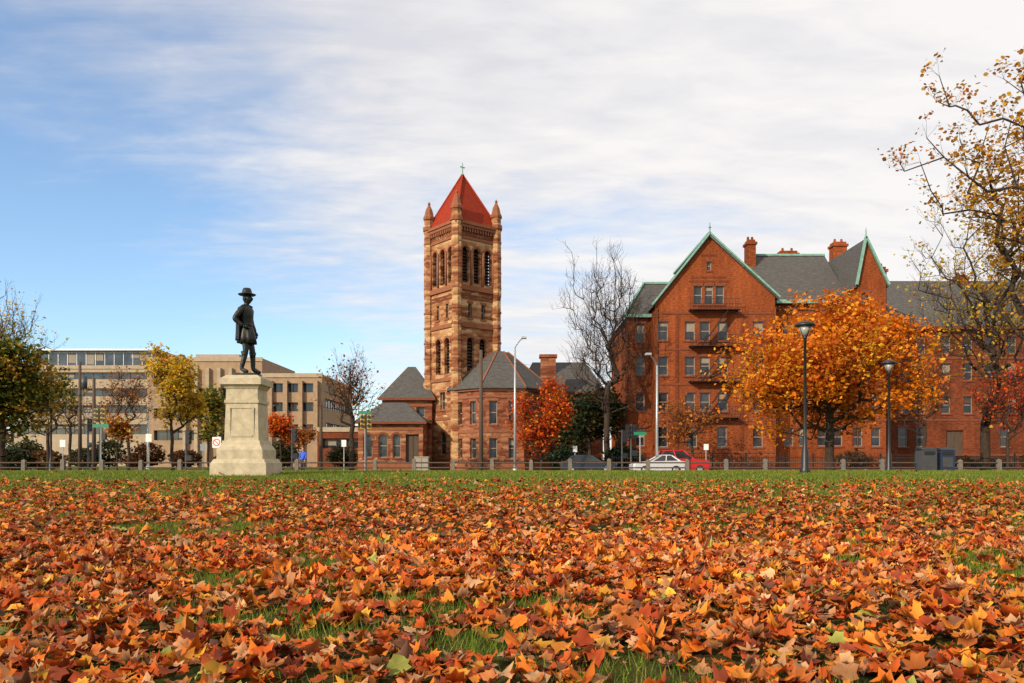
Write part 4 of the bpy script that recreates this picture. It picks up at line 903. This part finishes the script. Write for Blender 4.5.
# ---------------------------------------------------------------- light + sky
az=math.radians(-134); el=math.radians(25)
sv=Vector((math.cos(az)*math.cos(el),math.sin(az)*math.cos(el),math.sin(el)))
ld=bpy.data.lights.new('sun','SUN'); ld.energy=5.0; ld.angle=math.radians(.6); ld.color=(1,.84,.62)
lo=bpy.data.objects.new('sun',ld); lo.rotation_euler=(-sv).to_track_quat('-Z','Y').to_euler(); lo.location=(-20,-40,40); S.collection.objects.link(lo)
W=bpy.data.worlds.new('World'); S.world=W; W.use_nodes=True; nt=W.node_tree; N=nt.nodes; L=nt.links
bg=N['Background']; bg.inputs[1].default_value=.1
sky=N.new('ShaderNodeTexSky'); sky.sky_type='NISHITA'; sky.sun_disc=False; sky.sun_elevation=el; sky.sun_rotation=math.atan2(sv.x,sv.y); sky.air_density=1.0; sky.dust_density=.4; sky.ozone_density=1.5
tc=N.new('ShaderNodeTexCoord'); sp=N.new('ShaderNodeSeparateXYZ'); L.new(tc.outputs['Generated'],sp.inputs[0])
def mth(op,a,b=None,c=None,cl=False):
    m=N.new('ShaderNodeMath'); m.operation=op; m.use_clamp=cl
    for i,v in enumerate((a,b,c)):
        if v is None: continue
        if isinstance(v,(int,float)): m.inputs[i].default_value=v
        else: L.new(v,m.inputs[i])
    return m.outputs[0]
zc=mth('ADD',mth('MAXIMUM',sp.outputs[2],0.0),.16)
u=mth('DIVIDE',sp.outputs[0],zc); v=mth('DIVIDE',sp.outputs[1],zc)
cb=N.new('ShaderNodeCombineXYZ'); L.new(u,cb.inputs[0]); L.new(v,cb.inputs[1])
def nz(scale,rot,st,det=8,rough=.55,dist=.3,loc=(0,0,0)):
    mp=N.new('ShaderNodeMapping'); mp.inputs['Rotation'].default_value=(0,0,math.radians(rot)); mp.inputs['Scale'].default_value=st; mp.inputs['Location'].default_value=loc
    L.new(cb.outputs[0],mp.inputs[0]); n=N.new('ShaderNodeTexNoise'); n.inputs['Scale'].default_value=scale; n.inputs['Detail'].default_value=det; n.inputs['Roughness'].default_value=rough; n.inputs['Distortion'].default_value=dist
    L.new(mp.outputs[0],n.inputs['Vector']); return n.outputs['Fac']
n1=nz(.9,25,(1,1,1),loc=(3.1,1.7,0)); n2=nz(2.2,-40,(.5,1.4,1),6,.6,.6); n3=nz(8,-35,(.7,1.5,1),4,.55,.3)
tot=mth('ADD',mth('MULTIPLY',n1,1.0),mth('ADD',mth('MULTIPLY',n2,.9),mth('MULTIPLY',n3,.36)))
bias=mth('MULTIPLY_ADD',sp.outputs[0],1.25,-.56)
hi=mth('MULTIPLY',mth('MAXIMUM',mth('SUBTRACT',sp.outputs[2],.30),0.0),2.6)
msk=mth('ADD',mth('ADD',tot,bias),hi)
mr=N.new('ShaderNodeMapRange'); mr.interpolation_type='SMOOTHSTEP'; mr.inputs['From Min'].default_value=.05; mr.inputs['From Max'].default_value=.78; mr.inputs['To Min'].default_value=.06; mr.inputs['To Max'].default_value=.97
L.new(msk,mr.inputs['Value'])
cr=N.new('ShaderNodeValToRGB'); cr.color_ramp.elements[0].position=.36; cr.color_ramp.elements[1].position=.64
cr.color_ramp.elements[0].color=(.77,.765,.80,1); cr.color_ramp.elements[1].color=(.99,.955,.93,1)
L.new(mth('ADD',mth('ADD',mth('MULTIPLY',n2,.6),mth('MULTIPLY',n3,.4)),mth('MULTIPLY',sp.outputs[0],.26)),cr.inputs[0])
vm=N.new('ShaderNodeVectorMath'); vm.operation='SCALE'; vm.inputs['Scale'].default_value=9.9; L.new(cr.outputs[0],vm.inputs[0])
sk=N.new('ShaderNodeVectorMath'); sk.operation='MULTIPLY'; sk.inputs[1].default_value=(1.75,2.0,2.2); L.new(sky.outputs[0],sk.inputs[0])
mx=N.new('ShaderNodeMixRGB'); L.new(mr.outputs[0],mx.inputs[0]); L.new(sk.outputs[0],mx.inputs[1]); L.new(vm.outputs[0],mx.inputs[2]); L.new(mx.outputs[0],bg.inputs[0])
# ---------------------------------------------------------------- camera
cd=bpy.data.cameras.new('camera'); cd.lens=F/1024*36; cd.sensor_width=36; cd.shift_y=(HZ-341.5)/1024; cd.clip_end=5000; cd.clip_start=.05
co=bpy.data.objects.new('camera',cd); co.location=(0,0,CH); co.rotation_euler=(math.radians(90),0,0); S.collection.objects.link(co); S.camera=co
